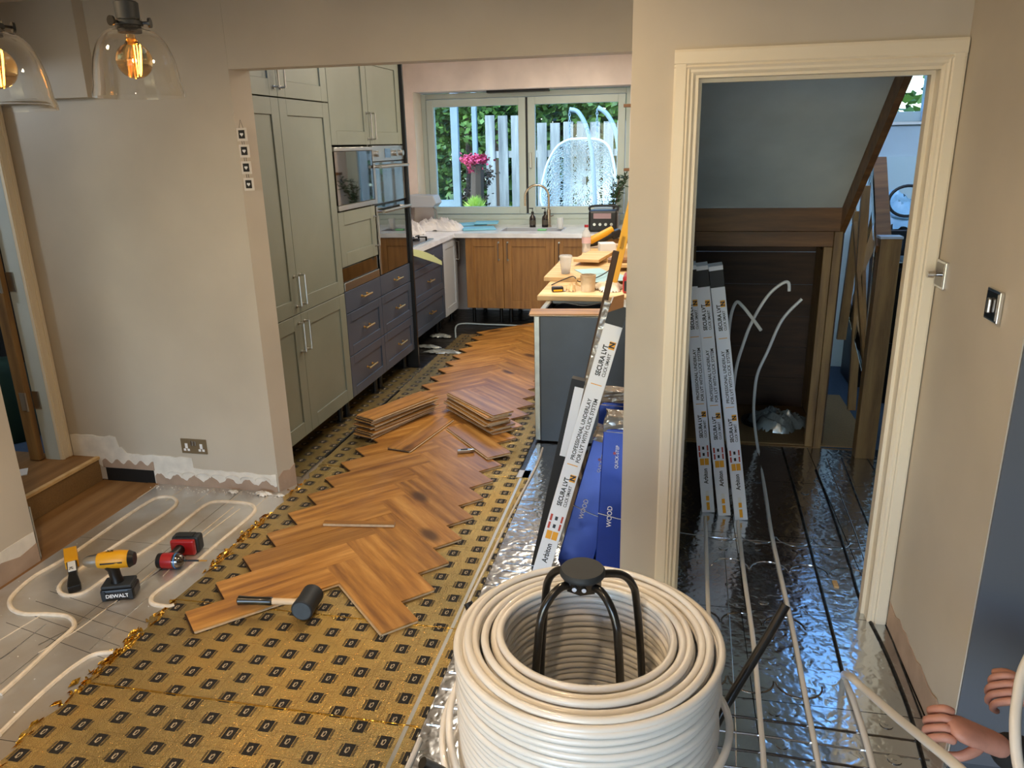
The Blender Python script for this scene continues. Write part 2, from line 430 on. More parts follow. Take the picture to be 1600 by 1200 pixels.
def text_mb(txt, height, T, mb=None, mi=0, bold=.0, align='LEFT', squeeze=1.0):
    """lettering laid in the local xy plane of T (x = reading direction)"""
    mb = mb or MB(); key = (txt, bold)
    if key not in _tx:
        cu = bpy.data.curves.new('t', 'FONT'); cu.body = txt; cu.offset = bold; cu.extrude = .0; cu.resolution_u = 3
        ob = bpy.data.objects.new('t', cu); C.objects.link(ob); bpy.context.view_layer.update()
        me = ob.evaluated_get(bpy.context.evaluated_depsgraph_get()).to_mesh()
        vs = [q.co.copy() for q in me.vertices]; fs = [list(p.vertices) for p in me.polygons]
        ob.evaluated_get(bpy.context.evaluated_depsgraph_get()).to_mesh_clear()
        bpy.data.objects.remove(ob); bpy.data.curves.remove(cu)
        _tx[key] = (vs, fs)
    vs, fs = _tx[key]; s_ = height/.72
    wdt = max(q.x for q in vs)*s_*squeeze; ox = 0 if align == 'LEFT' else -wdt/2
    return mb.add([T @ Vector((q.x*s_*squeeze+ox, q.y*s_, 0)) for q in vs], fs, mi)
def frame(o, ex, ey):
    ex = Vector(ex).normalized(); ey = Vector(ey); ey = (ey-ex*ey.dot(ex)).normalized(); ez = ex.cross(ey)
    m_ = Matrix.Identity(4)
    for i in range(3): m_[i][0] = ex[i]; m_[i][1] = ey[i]; m_[i][2] = ez[i]; m_[i][3] = o[i]
    return m_

# ------------------------------------------------------------------ SETTING
YM = 3.42      # plane of the middle wall (socket wall) and the header over the opening
struct('floor', MB().box(-4.6, 3.2, -3.3, 9.2, -.12, -.012), 'dark', 'sub-floor under the foil panels')
floor = bpy.data.objects['floor']
# foil-faced heating panels, joints between
def panels(x0, x1, y0, y1, dx, dy, mat, gap=.003, skip=None):
    proto = {}
    xs = []; x = x0
    while x < x1-1e-6: xs.append((x, min(x+dx, x1))); x += dx
    y = y0; row = 0
    while y < y1-1e-6:
        yb = min(y+dy, y1)
        for (xa, xb) in xs:
            if skip and skip((xa+xb)/2, (y+yb)/2): continue
            o = MB().box(xa+gap/2, xb-gap/2, y+gap/2, yb-gap/2, -.012, 0).build('foil_panel', mat, floor); o['kind'] = 'structure'
        y += dy; row += 1
panels(-2.72, -.72, -3.2, 3.9, .5, 1.2, 'foil_dusty')
panels(-.72, .84, -3.2, 2.72, .52, .6, 'foil')
panels(-.15, 2.3, 2.72, 4.5, .49, .62, 'foil')
panels(-.76, -.15, 2.72, 4.32, .61, .8, 'foil')
MB().box(-2.85, .1, 3.9, 8.2, -.012, -.002).build('black_membrane', 'sheet', floor)['kind'] = 'structure'
MB().box(-4.2, -2.72, -3.2, 1.9, -.012, 0).build('foil_panel', 'foil_dusty', floor)['kind'] = 'structure'
MB().box(.84, 2.6, -3.2, 2.04, -.012, 0).build('foil_panel', 'foil', floor)['kind'] = 'structure'
MB().box(.1, 2.9, 4.5, 6.6, -.012, .004).build('carpet', 'carpet', floor)['kind'] = 'structure'
MB().box(.1, 1.2, 4.5, 5.5, .004, .012).build('chipboard_panel', 'chip', floor)['kind'] = 'structure'
# lower chipboard strip in front of the step
MB().box(-3.08, -2.8, 1.9, YM, -.012, -.004).build('dusty_floorboard', 'board', floor)['kind'] = 'structure'
MB().box(-2.797, -2.722, 1.9, YM, -.012, -.002).build('dusty_floorboard', 'board', floor)['kind'] = 'structure'

# middle wall with socket: from the door casing to the opening, skewed end reveal
mbw = MB()
c1, c2, c3, c4 = (-2.005, YM), (-1.96, YM+.105), (-3.42, YM+.105), (-3.42, YM)
mbw.prism([(c1[0], c1[1], 0), (c2[0], c2[1], 0), (c3[0], c3[1], 0), (c4[0], c4[1], 0)], (0, 0, 2.42))
wall_mid = struct('wall_middle', mbw, 'paint')
# header over the opening
struct('wall_header', MB().box(-2.004, .02, YM, YM+.103, 2.10, 2.42), 'paint')
# box-out high on the left above the door
struct('trim_1', MB().box(-4.0, -2.70, YM-.07, YM-.001, 2.0, 2.42), 'paint', 'boxed-in ledge high on the left wall')
# partition with the hall doorway
YP = 2.72
mp = MB()
mp.box(-.152, .038, YP, YP+.10, 0, 2.42); mp.box(.038, .80, YP, YP+.10, 1.965, 2.42); mp.box(.80, .95, YP, YP+.10, 0, 2.42)
struct('wall_partition', mp, 'paint')
struct('wall_partition_flank', MB().box(-.150, -.05, YP+.10, YM, 0, 2.42), 'paint')
# door frame (casing + lining)
d2 = tag(bpy.data.objects.new('door_2', None)); C.objects.link(d2); W['door_2'] = Matrix.Identity(4); d2['kind'] = 'structure'; d2['label'] = 'cream painted frame of the doorway to the hall'
def casing_piece(name, a, b, w, side, parent, y, mat='casing', lift=0.0):
    """profiled casing strip on plane y, facing -y; side=+1: moulded edge on the +x / lower side"""
    mb = MB(); a = Vector(a); b = Vector(b); t = (b-a).normalized(); n = Vector((0, -1, 0)); r = t.cross(n).normalized()*side; a = a+n*lift; b = b+n*lift
    prof = [(0, 0), (0, .016), (w*.10, .018), (w*.55, .018), (w*.62, .014), (w*.70, .017), (w*.80, .012), (w*.9, .012), (w, .006), (w, 0)]
    vs = []
    for p in (a, b):
        for (q, h) in prof: vs.append(p + r*q + n*h)
    k = len(prof)
    mb.add(vs, [(i, (i+1) % k, k+(i+1) % k, k+i) for i in range(k)] + [list(range(k))[::-1], list(range(k, 2*k))])
    return mb.build(name, mat, parent)
casing_piece('casing', (-.016, YP, 0), (-.016, YP, 2.019), .068, 1, d2, YP)
casing_piece('casing', (.842, YP, 0), (.842, YP, 2.019), .062, -1, d2, YP)
casing_piece('casing', (-.016, YP, 2.025), (.842, YP, 2.025), .075, 1, d2, YP, lift=.0012)
# check orientation of side by geometry below (lining)
MB().box(.038, .063, YP-.004, YP+.13, 0, 1.965).build('lining', 'casing', d2)
MB().box(.778, .80, YP-.004, YP+.13, 0, 1.965).build('lining', 'casing', d2)
MB().box(.063, .778, YP-.0045, YP+.1295, 1.94, 1.965).build('lining', 'casing', d2)
for (xa, xb, za, zb) in ((.063, .075, 0, 1.94), (.766, .778, 0, 1.94), (.075, .766, 1.928, 1.94)):
    MB().box(xa, xb, YP+.045, YP+.075, za, zb).build('door_stop', 'casing', d2)
# right wall and its return
struct('wall_right', MB().prism([(.845, YP+.1, 0), (.85, 2.035, 0), (.95, 2.035, 0), (.95, YP+.1, 0)], (0, 0, 2.42)), 'paint')
wall_r = bpy.data.objects['wall_right']
struct('wall_right_return', MB().box(.953, 2.6, 2.036, 2.14, 0, 2.42).box(.853, 2.6, 2.028, 2.034, 0, 2.42), plain('grey_return_face', '5d6168', .6))  # return face set to a darker grey than the other walls
struct('wall_far_right', MB().box(2.6, 2.7, -3.2, 2.14, 0, 2.42), 'paint')
# left wall: pier + wall over/around doorway 1
XL = -2.745
struct('wall_left', MB().box(XL-.12, XL, -3.2, 2.585, 0, 2.42), 'paint')
wall_l = bpy.data.objects['wall_left']
struct('wall_left_rear', MB().box(-4.3, XL-.12, 1.80, 1.90, 0, 2.42), 'paint')
struct('wall_rear', MB().box(-4.3, -2.6, -3.3, -3.2, 0, 2.42).box(.3, 2.7, -3.3, -3.2, 0, 2.42).box(-2.6, .3, -3.3, -3.2, 2.2, 2.42), 'paint')
struct('ceiling', MB().box(-5.0, 2.7, -3.3, YM+.002, 2.42, 2.52).box(-5.0, -3.3, YM+.002, YM+1.0, 2.42, 2.52), 'ceiling')
struct('wall_lobby', MB().box(-5.1, -5.0, -3.3, YM+1.0, 0, 2.42), 'paint_blue')
struct('ceiling_kitchen', MB().box(-2.95, .02, YM+.1, 8.35, 2.62, 2.72), 'ceiling')
# kitchen walls
struct('wall_kitchen_left', MB().box(-2.95, -2.80, YM+.105, 8.35, 0, 2.62), 'plaster_pink')
struct('wall_kitchen_right', MB().box(-.045, .02, YM+.1, 8.35, 0, 2.62), 'plaster_pink')
XW0, XW1, ZW0, ZW1 = -2.71, -.46, .90, 2.285
mk = MB(); mk.box(-2.95, XW0, 8.15, 8.5, 0, 2.62); mk.box(XW1, .02, 8.15, 8.5, 0, 2.62)
mk.box(XW0, XW1, 8.15, 8.5, ZW1, 2.62); mk.box(XW0, XW1, 8.15, 8.5, 0, ZW0)
struct('wall_kitchen_back', mk, 'plaster_pink')
MB().box(XW0, XW0+.01, 8.151, 8.40, ZW0, ZW1).build('reveal_lining', 'white', bpy.data.objects['wall_kitchen_back'])['kind'] = 'structure'
# kitchen window
win = thing('window_1', 'wide aluminium kitchen window of two glazed sashes', None, (0, 0, 0), kind='structure')
M['alu'] = plain('pale_green_grey_aluminium', 'b9c6c0', .35)
YW = 8.42
def wrect(name, x0, x1, z0, z1, t, y0, y1, mat, parent):
    mb = MB(); mb.box(x0, x0+t, y0, y1, z0, z1); mb.box(x1-t, x1, y0, y1, z0, z1); mb.box(x0+t, x1-t, y0, y1, z0, z0+t); mb.box(x0+t, x1-t, y0, y1, z1-t, z1)
    return mb.build(name, mat, parent, bevel=.004)
MB().box(XW0+.01, XW1, YW-.05, YW+.05, .90, .965).build('sill', 'alu', win)
wrect('outer_frame', XW0+.01, XW1-.0, .965, 2.275, .055, YW-.03, YW+.06, 'alu', win)
xm = -1.55
for (xa, xb) in ((XW0+.07, xm-.012), (xm+.012, XW1-.06)):
    sf = wrect('sash', xa, xb, 1.025, 2.215, .075, YW-.045, YW+.03, 'alu', win)
    MB().box(xa+.07, xb-.07, YW-.012, YW-.002, 1.09, 2.15).build('pane', 'pane', sf)
    MB().box(xa+.066, xb-.066, YW-.02, YW-.018, 1.085, 1.09).build('gasket', 'black', sf)
MB().box(xm-.012, xm+.012, YW-.02, YW+.03, 1.025, 2.215).build('dark_seal', 'black', win)
MB().box(XW0+.062, XW0+.072, YW-.02, YW+.03, 1.025, 2.215).build('dark_seal', 'black', win)
MB().box(xm+.030, xm+.055, YW-.07, YW-.045, 1.50, 1.66).build('window_handle', 'steel', win, bevel=.004)
MB().box(-1.95, -1.30, 8.28, 8.38, 2.262, 2.286).build('blind_box', 'black', win)

# ---- plaster band where the skirting was pulled off (main wall)
def band(poly_px, base_y, name='plaster_band', mat='band', t=.006):
    pass
zz = lambda u, v: PY(u, v, YM)
random.seed(3)
def ragged(x0, x1, z, n, amp):
    return [(x0+(x1-x0)*i/n, z+random.uniform(-amp, amp)) for i in range(n+1)]
up = ragged(-3.24, -2.955, .262, 8, .006) + ragged(-2.94, -2.925, .20, 2, .003) + ragged(-2.90, -2.50, .165, 12, .005) + ragged(-2.495, -2.47, .11, 2, .003)[:1] + ragged(-2.44, -2.012, .098, 12, .005)
low = [(-2.012, -.012), (-2.745, -.012), (-2.745, .075), (-3.06, .075), (-3.10, .10), (-3.24, .10)]
pts = [(x, YM, z) for x, z in up] + [(x, YM, z) for x, z in low]
MB().prism(pts, (0, -.005, 0)).build('white_filler_band', 'bandwhite', wall_mid)
# brown raw plaster lower part with scalloped edge
sc_pts = []
for i in range(61):
    x = -2.74 + (2.74-2.012)*i/60; sc_pts.append((x, .045+.016*math.sin(i*.72)+.004*math.sin(i*2.3)))
pts = [(x, YM-.0052, z) for x, z in sc_pts] + [(-2.012, YM-.0052, -.01), (-2.74, YM-.0052, -.01)]
MB().prism(pts, (0, -.003, 0)).build('raw_plaster_band', 'bandpink', wall_mid)
sc_pts = [(-3.06+.32*i/30, .115+.014*math.sin(i*.9)) for i in range(31)]
MB().prism([(x, YM-.0052, z) for x, z in sc_pts] + [(-2.74, YM-.0052, .077), (-3.06, YM-.0052, .077)], (0, -.003, 0)).build('raw_plaster_band', 'bandpink', wall_mid)
MB().box(-3.05, -2.75, YM-.003, YM-.001, -.01, .074).build('dark_gap', 'dark', wall_mid)
# scalloped adhesive ridges
mr = MB()
for k in range(7):
    x = -2.62 + k*.088; pth = [(x+.044*math.cos(a), YM-.008, .058+.022*math.sin(a)) for a in [PI-PI*i/8 for i in range(9)]]
    mr.tube(pth, .003, 5)
mr.build('adhesive_ridge', 'bandwhite', wall_mid)
# reveal end + pier + right wall bands
pb = [Vector((c1[0]+(c2[0]-c1[0])*t, c1[1]+(c2[1]-c1[1])*t, 0)) for t in (0, .33, .66, 1)]
MB().prism([pb[0]+Vector((.001, 0, 0)), pb[3]+Vector((.001, 0, 0)), pb[3]+Vector((.001, 0, .125)), pb[2]+Vector((.001, 0, .10)), pb[1]+Vector((.001, 0, .108)), pb[0]+Vector((.001, 0, .085))], (.004, -.0015, 0)).build('raw_plaster_band', 'bandpink', wall_mid)
pts = [(XL, y, .135+random.uniform(-.008, .008)) for y in [-3.1+5.68*i/40 for i in range(41)]]
MB().prism(pts + [(XL, 2.58, -.01), (XL, -3.1, -.01)], (.004, 0, 0)).build('white_filler_band', 'bandwhite', wall_l)
pts = [(XL+.0042, y, .085+random.uniform(-.015, .015)) for y in [-3.1+5.68*i/60 for i in range(61)]]
MB().prism(pts + [(XL+.0042, 2.58, -.01), (XL+.0042, -3.1, -.01)], (.003, 0, 0)).build('raw_plaster_band', 'bandpink', wall_l)
MB().box(XL-.118, XL+.004, 2.586, 2.592, 0, .26).build('torn_mesh_bead', 'steel', wall_l)
pts = [(.8475, y, .10+random.uniform(-.012, .012)) for y in [2.04+.66*i/16 for i in range(17)]]
MB().prism(pts + [(.8475, 2.70, 0), (.8475, 2.04, 0)], (-.004, 0, 0)).build('raw_plaster_band', 'bandpink', wall_r)
MB().box(-.15, -.02, YP-.003, YP+.001, 0, .1).build('raw_plaster_band', 'bandpink', bpy.data.objects['wall_partition'])

# ---- doorway 1 on the far left (opening behind the pier, in the set-back left wall)
XD = -3.27
d1 = thing('door_1', 'painted frame of the left doorway beside the landing', None, (0, 0, 0), kind='structure')
mbc = MB()
struct('wall_left_setback', MB().box(XD-.10, XD, 1.9, 2.62, .13, 2.42).box(XD-.10, XD, 2.62, YM-.03, 2.13, 2.42).box(XD-.08, XD-.002, YM-.03, YM, .13, 2.42), 'paint')
MB().box(XD, XD+.022, YM-.075, YM-.002, .135, 2.2).box(XD, XD+.028, YM-.028, YM-.006, .135, 2.2).box(XD, XD+.026, YM-.07, YM-.06, .135, 2.2).build('casing', 'casing', d1, bevel=.003)
# wide painted jamb facing the room
pj = [PY(95, 705, YM-.08), PY(60, 690, YM+.02)]
MB().box(-3.358, XD+.004, YM-.075, YM-.045, .135, 2.2).build('lining', 'paint_blue', d1)
# the oak door swung open beyond, with hinges
od = thing('hall_door', 'oak door standing open at far left, seen edge-on, with steel hinges', 'door', (-3.39, YM-.1, .14))
a_ = PY(61, 700, YM-.12); 
MB().box(-3.425, -3.362, YM-.115, YM-.078, .14, 2.1).build('door_edge', 'stairoakz', od, bevel=.003)
for z in (PY(50, 628, 3.31).z-.05, PY(8, 442, 3.31).z-.05):
    h = MB().box(-3.40, -3.362, YM-.119, YM-.1155, z, z+.10).build('hinge', 'steel', od); MB().box(-3.357, -3.315, YM-.080, YM-.0755, z, z+.10).build('hinge_leaf', 'steel', od)
    MB().cyl((-3.360, YM-.122, z-.002), (-3.360, YM-.122, z+.102), .006, 8).build('hinge_pin', 'steel', od)
# landing and step
st = thing('landing_step', 'low chipboard step and landing in front of the left doorway', None, (-3.2, 2.9, 0), kind='structure')
MB().box(-4.95, -3.085, 1.9, YM-.003, -.01, .118).box(-4.95, -3.43, YM-.003, YM+.9, -.01, .118).build('riser', 'chip', st)
MB().box(-4.95, -3.43, YM-.003, YM+.88, .119, .135).build('landing_board', 'carpet', st); MB().box(-4.95, -3.105, 1.9, YM-.003, .119, .135).build('landing_board', 'board', st)
MB().box(-3.10, -3.075, 1.9, YM-.003, .121, .139).build('nosing', 'ply', st, bevel=.003)
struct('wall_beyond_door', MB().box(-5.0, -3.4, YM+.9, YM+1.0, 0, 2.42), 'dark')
# things lying on the landing
def box_thing(name, label, cat, c, dims, rot, mat, bevel=.003, group=None):
    T = Matrix.Translation(c) @ Matrix.Rotation(rot, 4, 'Z'); x, y, z = dims
    o = MB().box(-x/2, x/2, -y/2, y/2, 0, z, T=T).build(name, mat, None, bevel=bevel, T=T); return tag(o, label, cat, group)
box_thing('timber_offcut', 'pale timber offcut lying on the landing below the oak door edge', 'wood', (-3.50, 3.17, .1355), (.10, .22, .05), R(60), 'ply')
box_thing('rag', 'flat pale dust sheet scrap on the landing board', 'cloth', (-3.38, 3.12, .1355), (.16, .10, .004), R(40), 'cloth', 0)
box_thing('timber_offcut', 'short brown timber offcut beside the pier on the landing', 'wood', (-3.30, 2.93, .1355), (.13, .08, .03), R(20), 'board')
gb = MB().lathe([(.001, 0), (.16, 0), (.17, .1), (.15, .42), (.10, .47), (.001, .48)], (-3.83, 3.62, .137), 14).build('green_bag', 'greenbag', None, loc=(-3.83, 3.62, .137))
tag(gb, 'dark green sack beyond the left doorway', 'bag')

# ================================================================== KITCHEN UNITS
def door(parent, T, w, h, mat, name='door', rail=.07, thick=.02, flat=False):
    """shaker door: T = frame at lower-left, x width, y up, z outwards"""
    mb = MB(); g = .0015
    if flat: mb.box(g, w-g, g, h-g, 0, thick, T=T); return mb.build(name, mat, parent, bevel=.0015, seg=1)
    r = min(rail, h*.3, w*.3)
    mb.box(g, r, g, h-g, 0, thick, T=T); mb.box(w-r, w-g, g, h-g, 0, thick, T=T)
    mb.box(r, w-r, g, r, 0, thick, T=T); mb.box(r, w-r, h-r, h-g, 0, thick, T=T)
    mb.box(r, w-r, r, h-r, 0, thick-.008, T=T)
    return mb.build(name, mat, parent, bevel=.0015, seg=1)
def dhandle(parent, T, x, y, L, mat='steel', vert=True, r=.005, out=.032):
    mb = MB(); a, b = ((x, y-L/2), (x, y+L/2)) if vert else ((x-L/2, y), (x+L/2, y))
    z0 = .02
    p = [(a[0], a[1], z0), (a[0], a[1], z0+out), (b[0], b[1], z0+out), (b[0], b[1], z0)]
    for q0, q1 in ((p[0], p[1]), (p[2], p[3])): mb.cyl(T @ Vector(q0), T @ Vector(q1), r, 8)
    mb.tube([T @ Vector(p[1]), T @ Vector(p[2])], r, 8)
    for q in (p[0], p[3]): mb.cyl(T @ Vector(q), T @ (Vector(q)+Vector((0, 0, .006))), r*1.9, 10)
    return mb.build('handle', mat, parent)
def thandle(parent, T, x, y, L):
    mb = MB(); z0 = .02
    for s in (-1, 1): mb.cyl(T @ Vector((x+s*L*.3, y, z0)), T @ Vector((x+s*L*.3, y, z0+.03)), .0045, 8)
    mb.cyl(T @ Vector((x-L/2, y, z0+.03)), T @ Vector((x+L/2, y, z0+.03)), .006, 10)
    for s in (-1, 1): mb.cyl(T @ Vector((x+s*L*.3, y, z0)), T @ Vector((x+s*L*.3, y, z0+.004)), .009, 10)
    return mb.build('handle', 'brass', parent)
FX = -2.04
def TX(y, z, x=FX): return frame((x-.02, y, z), (0, 1, 0), (0, 0, 1))
def carcass(name, label, y0, y1, z0, z1, x0, x1, mat='green_cab', back='dark'):
    t = thing(name, label, 'cabinet', ((x0+x1)/2, (y0+y1)/2, 0)); mb = MB(); k = .016
    mb.box(x0, x1, y0, y0+k, z0, z1); mb.box(x0, x1, y1-k, y1, z0, z1); mb.box(x0, x1, y0+k, y1-k, z0, z0+k); mb.box(x0, x1, y0+k, y1-k, z1-k, z1)
    mb.box(x0, x0+k, y0+k, y1-k, z0+k, z1-k)
    mb.build('carcass', mat, t); return t
def feet(t, y0, y1, x0, x1):
    for x in (x0+.06, x1-.08):
        for y in (y0+.05, y1-.05): MB().cyl((x, y, -.002), (x, y, .152), .018, 10).cyl((x, y, -.002), (x, y, .012), .03, 12).build('foot', 'black', t)
# larder
lar = carcass('larder_unit', 'tall sage grey larder unit nearest the opening, six doors', 3.535, 4.548, .152, 2.365, -2.70, FX-.021)
for (y0, y1) in ((3.535, 3.929), (3.929, 4.546)):
    for (z0, z1) in ((.154, .862), (.864, 2.006), (2.009, 2.365)):
        d = door(lar, TX(y0, z0), y1-y0, z1-z0, 'green_cab', rail=.085)
        hx = (y1-y0-.035) if y0 < 3.6 else .035
        L = .165; hy = {(.154): .862-.154-.13, .864: .13, 2.009: .13}[z0]
        dhandle(d, TX(y0, z0), hx, hy, L)
feet(lar, 3.55, 4.54, -2.70, FX)
# oven housings
hA = carcass('microwave_housing', 'tall housing holding the microwave, sage door above and navy drawers below', 4.55, 5.176, .152, 2.365, -2.70, FX-.021)
hB = carcass('oven_housing', 'tall housing holding the double oven, navy drawers below', 5.178, 5.83, .152, 2.365, -2.70, FX-.021)
d = door(hA, TX(4.55, 1.765), .624, .60, 'green_cab', rail=.085); dhandle(d, TX(4.55, 1.765), .59, .12, .165)
d = door(hB, TX(5.178, 1.765), .652, .60, 'green_cab', rail=.085); dhandle(d, TX(5.178, 1.765), .035, .12, .165)
d = door(hA, TX(4.55, 1.02), .624, .345, 'green_cab', rail=.085); dhandle(d, TX(4.55, 1.02), .59, .17, .20)
for (h_, y0, y1) in ((hA, 4.55, 5.176), (hB, 5.178, 5.83)):
    for (z0, z1, rl) in ((.155, .434, .05), (.437, .719, .05), (.722, .865, .0)):
        dr = door(h_, TX(y0, z0), y1-y0, z1-z0, 'navy', name='drawer', rail=.062, flat=(rl == 0))
        thandle(dr, TX(y0, z0), (y1-y0)/2, (z1-z0)*.5, .15)
    feet(h_, y0, y1, -2.70, FX)
# dark glass strip + steel trim (warming drawer)
wd = thing('warming_drawer', 'black glass warming drawer with steel rail under the small sage door', 'appliance', (FX-.2, 4.86, .87))
MB().box(FX-.35, FX-.006, 4.556, 5.170, .925, 1.015).build('glass_front', 'glass_blk', wd, bevel=.002)
MB().box(FX-.35, FX+.004, 4.556, 5.170, .869, .922).build('steel_rail', 'steel', wd, bevel=.003)
# microwave
mw = thing('microwave', 'built-in microwave with mirror black door and steel trim', 'microwave', (FX-.2, 4.86, 1.37))
MB().box(FX-.45, FX-.012, 4.556, 5.170, 1.372, 1.755).build('body', 'black', mw)
MB().box(FX-.011, FX+.006, 4.556, 5.170, 1.405, 1.728).build('door_glass', 'glass_blk', mw, bevel=.002)
MB().box(FX-.011, FX+.010, 4.556, 5.170, 1.372, 1.403).build('lower_trim', 'steel', mw, bevel=.002)
MB().box(FX-.011, FX+.010, 4.556, 5.170, 1.730, 1.752).build('upper_trim', 'steel', mw, bevel=.002)
# double oven
ov = thing('double_oven', 'built-in double oven with steel controls, mirror upper door and black lower door', 'oven', (FX-.2, 5.5, .87))
MB().box(FX-.5, FX-.012, 5.184, 5.824, .870, 1.760).build('body', 'black', ov)
cp = MB().box(FX-.011, FX+.006, 5.184, 5.824, 1.655, 1.758).build('control_panel', 'steel', ov, bevel=.002)
for y in (5.26, 5.62, 5.76): MB().cyl((FX+.006, y, 1.705), (FX+.028, y, 1.705), .02, 18).build('knob', 'steel', cp)
MB().box(FX+.005, FX+.008, 5.42, 5.54, 1.675, 1.738).build('display', 'glass_blk', cp)
o1 = MB().box(FX-.011, FX+.004, 5.184, 5.824, 1.368, 1.648).build('upper_door', 'mirrorglass', ov, bevel=.002)
MB().box(FX-.012, FX+.0045, 5.184, 5.225, 1.372, 1.645).build('door_stile', 'steel', o1); MB().box(FX-.012, FX+.0045, 5.784, 5.824, 1.372, 1.645).build('door_stile', 'steel', o1)
o2 = MB().box(FX-.011, FX+.004, 5.184, 5.824, .872, 1.355).build('lower_door', 'glass_blk', ov, bevel=.002)
MB().box(FX-.012, FX+.0055, 5.184, 5.215, .875, 1.352).build('door_stile', 'steel', o2)
for oo, z in ((o1, 1.618), (o2, 1.315)):
    MB().cyl((FX+.045, 5.22, z), (FX+.045, 5.80, z), .011, 12).cyl((FX+.004, 5.25, z), (FX+.045, 5.25, z), .009, 8).cyl((FX+.004, 5.77, z), (FX+.045, 5.77, z), .009, 8).build('handle', 'steel', oo)
# end panel
tag(MB().box(-2.78, FX+.025, 5.836, 5.862, -.002, 2.40).build('tall_end_panel', 'black', loc=(-2.4, 5.85, 0)), 'tall dark end panel between the ovens and the hob drawers', 'panel')
# hob unit
FH = -2.15
hob_u = carcass('hob_drawer_unit', 'navy three-drawer unit under the hob', 6.18, 7.125, .14, .868, -2.72, FH-.021, 'navy')
for (z0, z1, rl) in ((.142, .430, 1), (.433, .725, 1), (.728, .866, 0)):
    dr = door(hob_u, TX(6.18, z0, FH), .944, z1-z0, 'navy', name='drawer', rail=.062, flat=not rl)
    thandle(dr, TX(6.18, z0, FH), .47, (z1-z0)*.5, .15)
feet(hob_u, 6.18, 7.125, -2.72, FH)
wu = carcass('corner_unit', 'pale grey single-door base unit in the left corner', 7.127, 7.64, .13, .868, -2.72, FH-.021, 'white_cab')
d = door(wu, TX(7.13, .132, FH), .47, .735, 'white_cab', rail=.08); dhandle(d, TX(7.13, .132, FH), .445, .60, .18)
feet(wu, 7.13, 7.64, -2.72, FH)
# sink units
def TY(x, z, y=7.5): return frame((x, y+.02, z), (1, 0, 0), (0, 0, 1))
for i, (x0, x1, hx, lab) in enumerate(((-2.03, -1.642, 'r', 'golden oak base unit with one door, left of the sink'), (-1.640, -1.128, 'l', 'golden oak base unit under the sink'), (-1.126, -.62, 'l', 'golden oak base unit behind the work boards'), (-.618, -.115, 'l', 'golden oak base unit at the right corner'))):
    t = thing('sink_unit', lab, 'cabinet', ((x0+x1)/2, 7.8, 0), group=None); k = .016
    MB().box(x0, x0+k, 7.521, 8.13, .152, .866).box(x1-k, x1, 7.521, 8.13, .152, .866).box(x0+k, x1-k, 7.521, 8.13, .152, .168).box(x0+k, x1-k, 8.114, 8.13, .168, .866).build('carcass', 'oakdoor', t)
    d = door(t, TY(x0, .155), x1-x0, .711, 'oakdoor', rail=.085); w_ = x1-x0
    dhandle(d, TY(x0, .155), w_-.045 if hx == 'r' else .045, .58, .17)
    for x in (x0+.05, x1-.05):
        for y in (7.58, 8.05): MB().cyl((x, y, -.002), (x, y, .152), .018, 10).build('foot', 'black', t)
# worktops
wt = thing('worktop', 'white quartz worktop running under the kitchen window', 'worktop', (-1.3, 7.9, .868))
SX0, SX1, SY0, SY1 = -1.72, -1.08, 7.66, 8.02
MB().box(-2.79, SX0, 7.482, 8.37, .868, .91).box(SX1, -.05, 7.482, 8.14, .868, .91).box(SX0, SX1, 7.482, SY0, .868, .91).box(SX0, SX1, SY1, 8.37, .868, .91).box(SX1, -.465, 8.14, 8.37, .868, .91).build('slab', 'worktop', wt)
sk = thing('sink', 'white ceramic sink let into the window worktop', 'sink', (-1.4, 7.84, .7))
ms = MB(); t_ = .012; ms.box(SX0, SX0+t_, SY0, SY1, .70, .914); ms.box(SX1-t_, SX1, SY0, SY1, .70, .914); ms.box(SX0+t_, SX1-t_, SY0, SY0+t_, .70, .914); ms.box(SX0+t_, SX1-t_, SY1-t_, SY1, .70, .914); ms.box(SX0+t_, SX1-t_, SY0+t_, SY1-t_, .70, .712)
ms.build('bowl', 'white_cab', sk, bevel=.003); MB().cyl((-1.4, 7.84, .712), (-1.4, 7.84, .716), .04, 18).build('drain', 'steel', sk)
wt2 = tag(MB().box(-2.79, FH+.018, 5.865, 7.480, .870, .91).build('worktop', 'worktop', loc=(-2.4, 6.6, .868)), 'white quartz worktop holding the hob, left run', 'worktop')
hob = thing('gas_hob', 'steel gas hob with black pan supports beside the ovens', 'hob', (-2.42, 6.62, .911))
MB().box(-2.70, -2.20, 6.25, 7.02, .911, .919).build('plate', 'steel', hob, bevel=.002)
for (x, y) in ((-2.58, 6.42), (-2.32, 6.42), (-2.58, 6.82), (-2.32, 6.82)):
    MB().cyl((x, y, .919), (x, y, .932), .045, 16).cyl((x, y, .932), (x, y, .938), .03, 16).build('burner', 'black', hob)
    g = MB()
    for a in range(4):
        c, s_ = math.cos(a*PI/2+.2), math.sin(a*PI/2+.2)
        g.box(-.11, -.025, -.006, .006, .035, .047, T=Matrix.Translation((x, y, .911)) @ Matrix.Rotation(a*PI/2, 4, 'Z')); g.box(-.115, -.10, -.006, .006, .008, .047, T=Matrix.Translation((x, y, .911)) @ Matrix.Rotation(a*PI/2, 4, 'Z'))
    g.build('pan_support', 'black', hob)
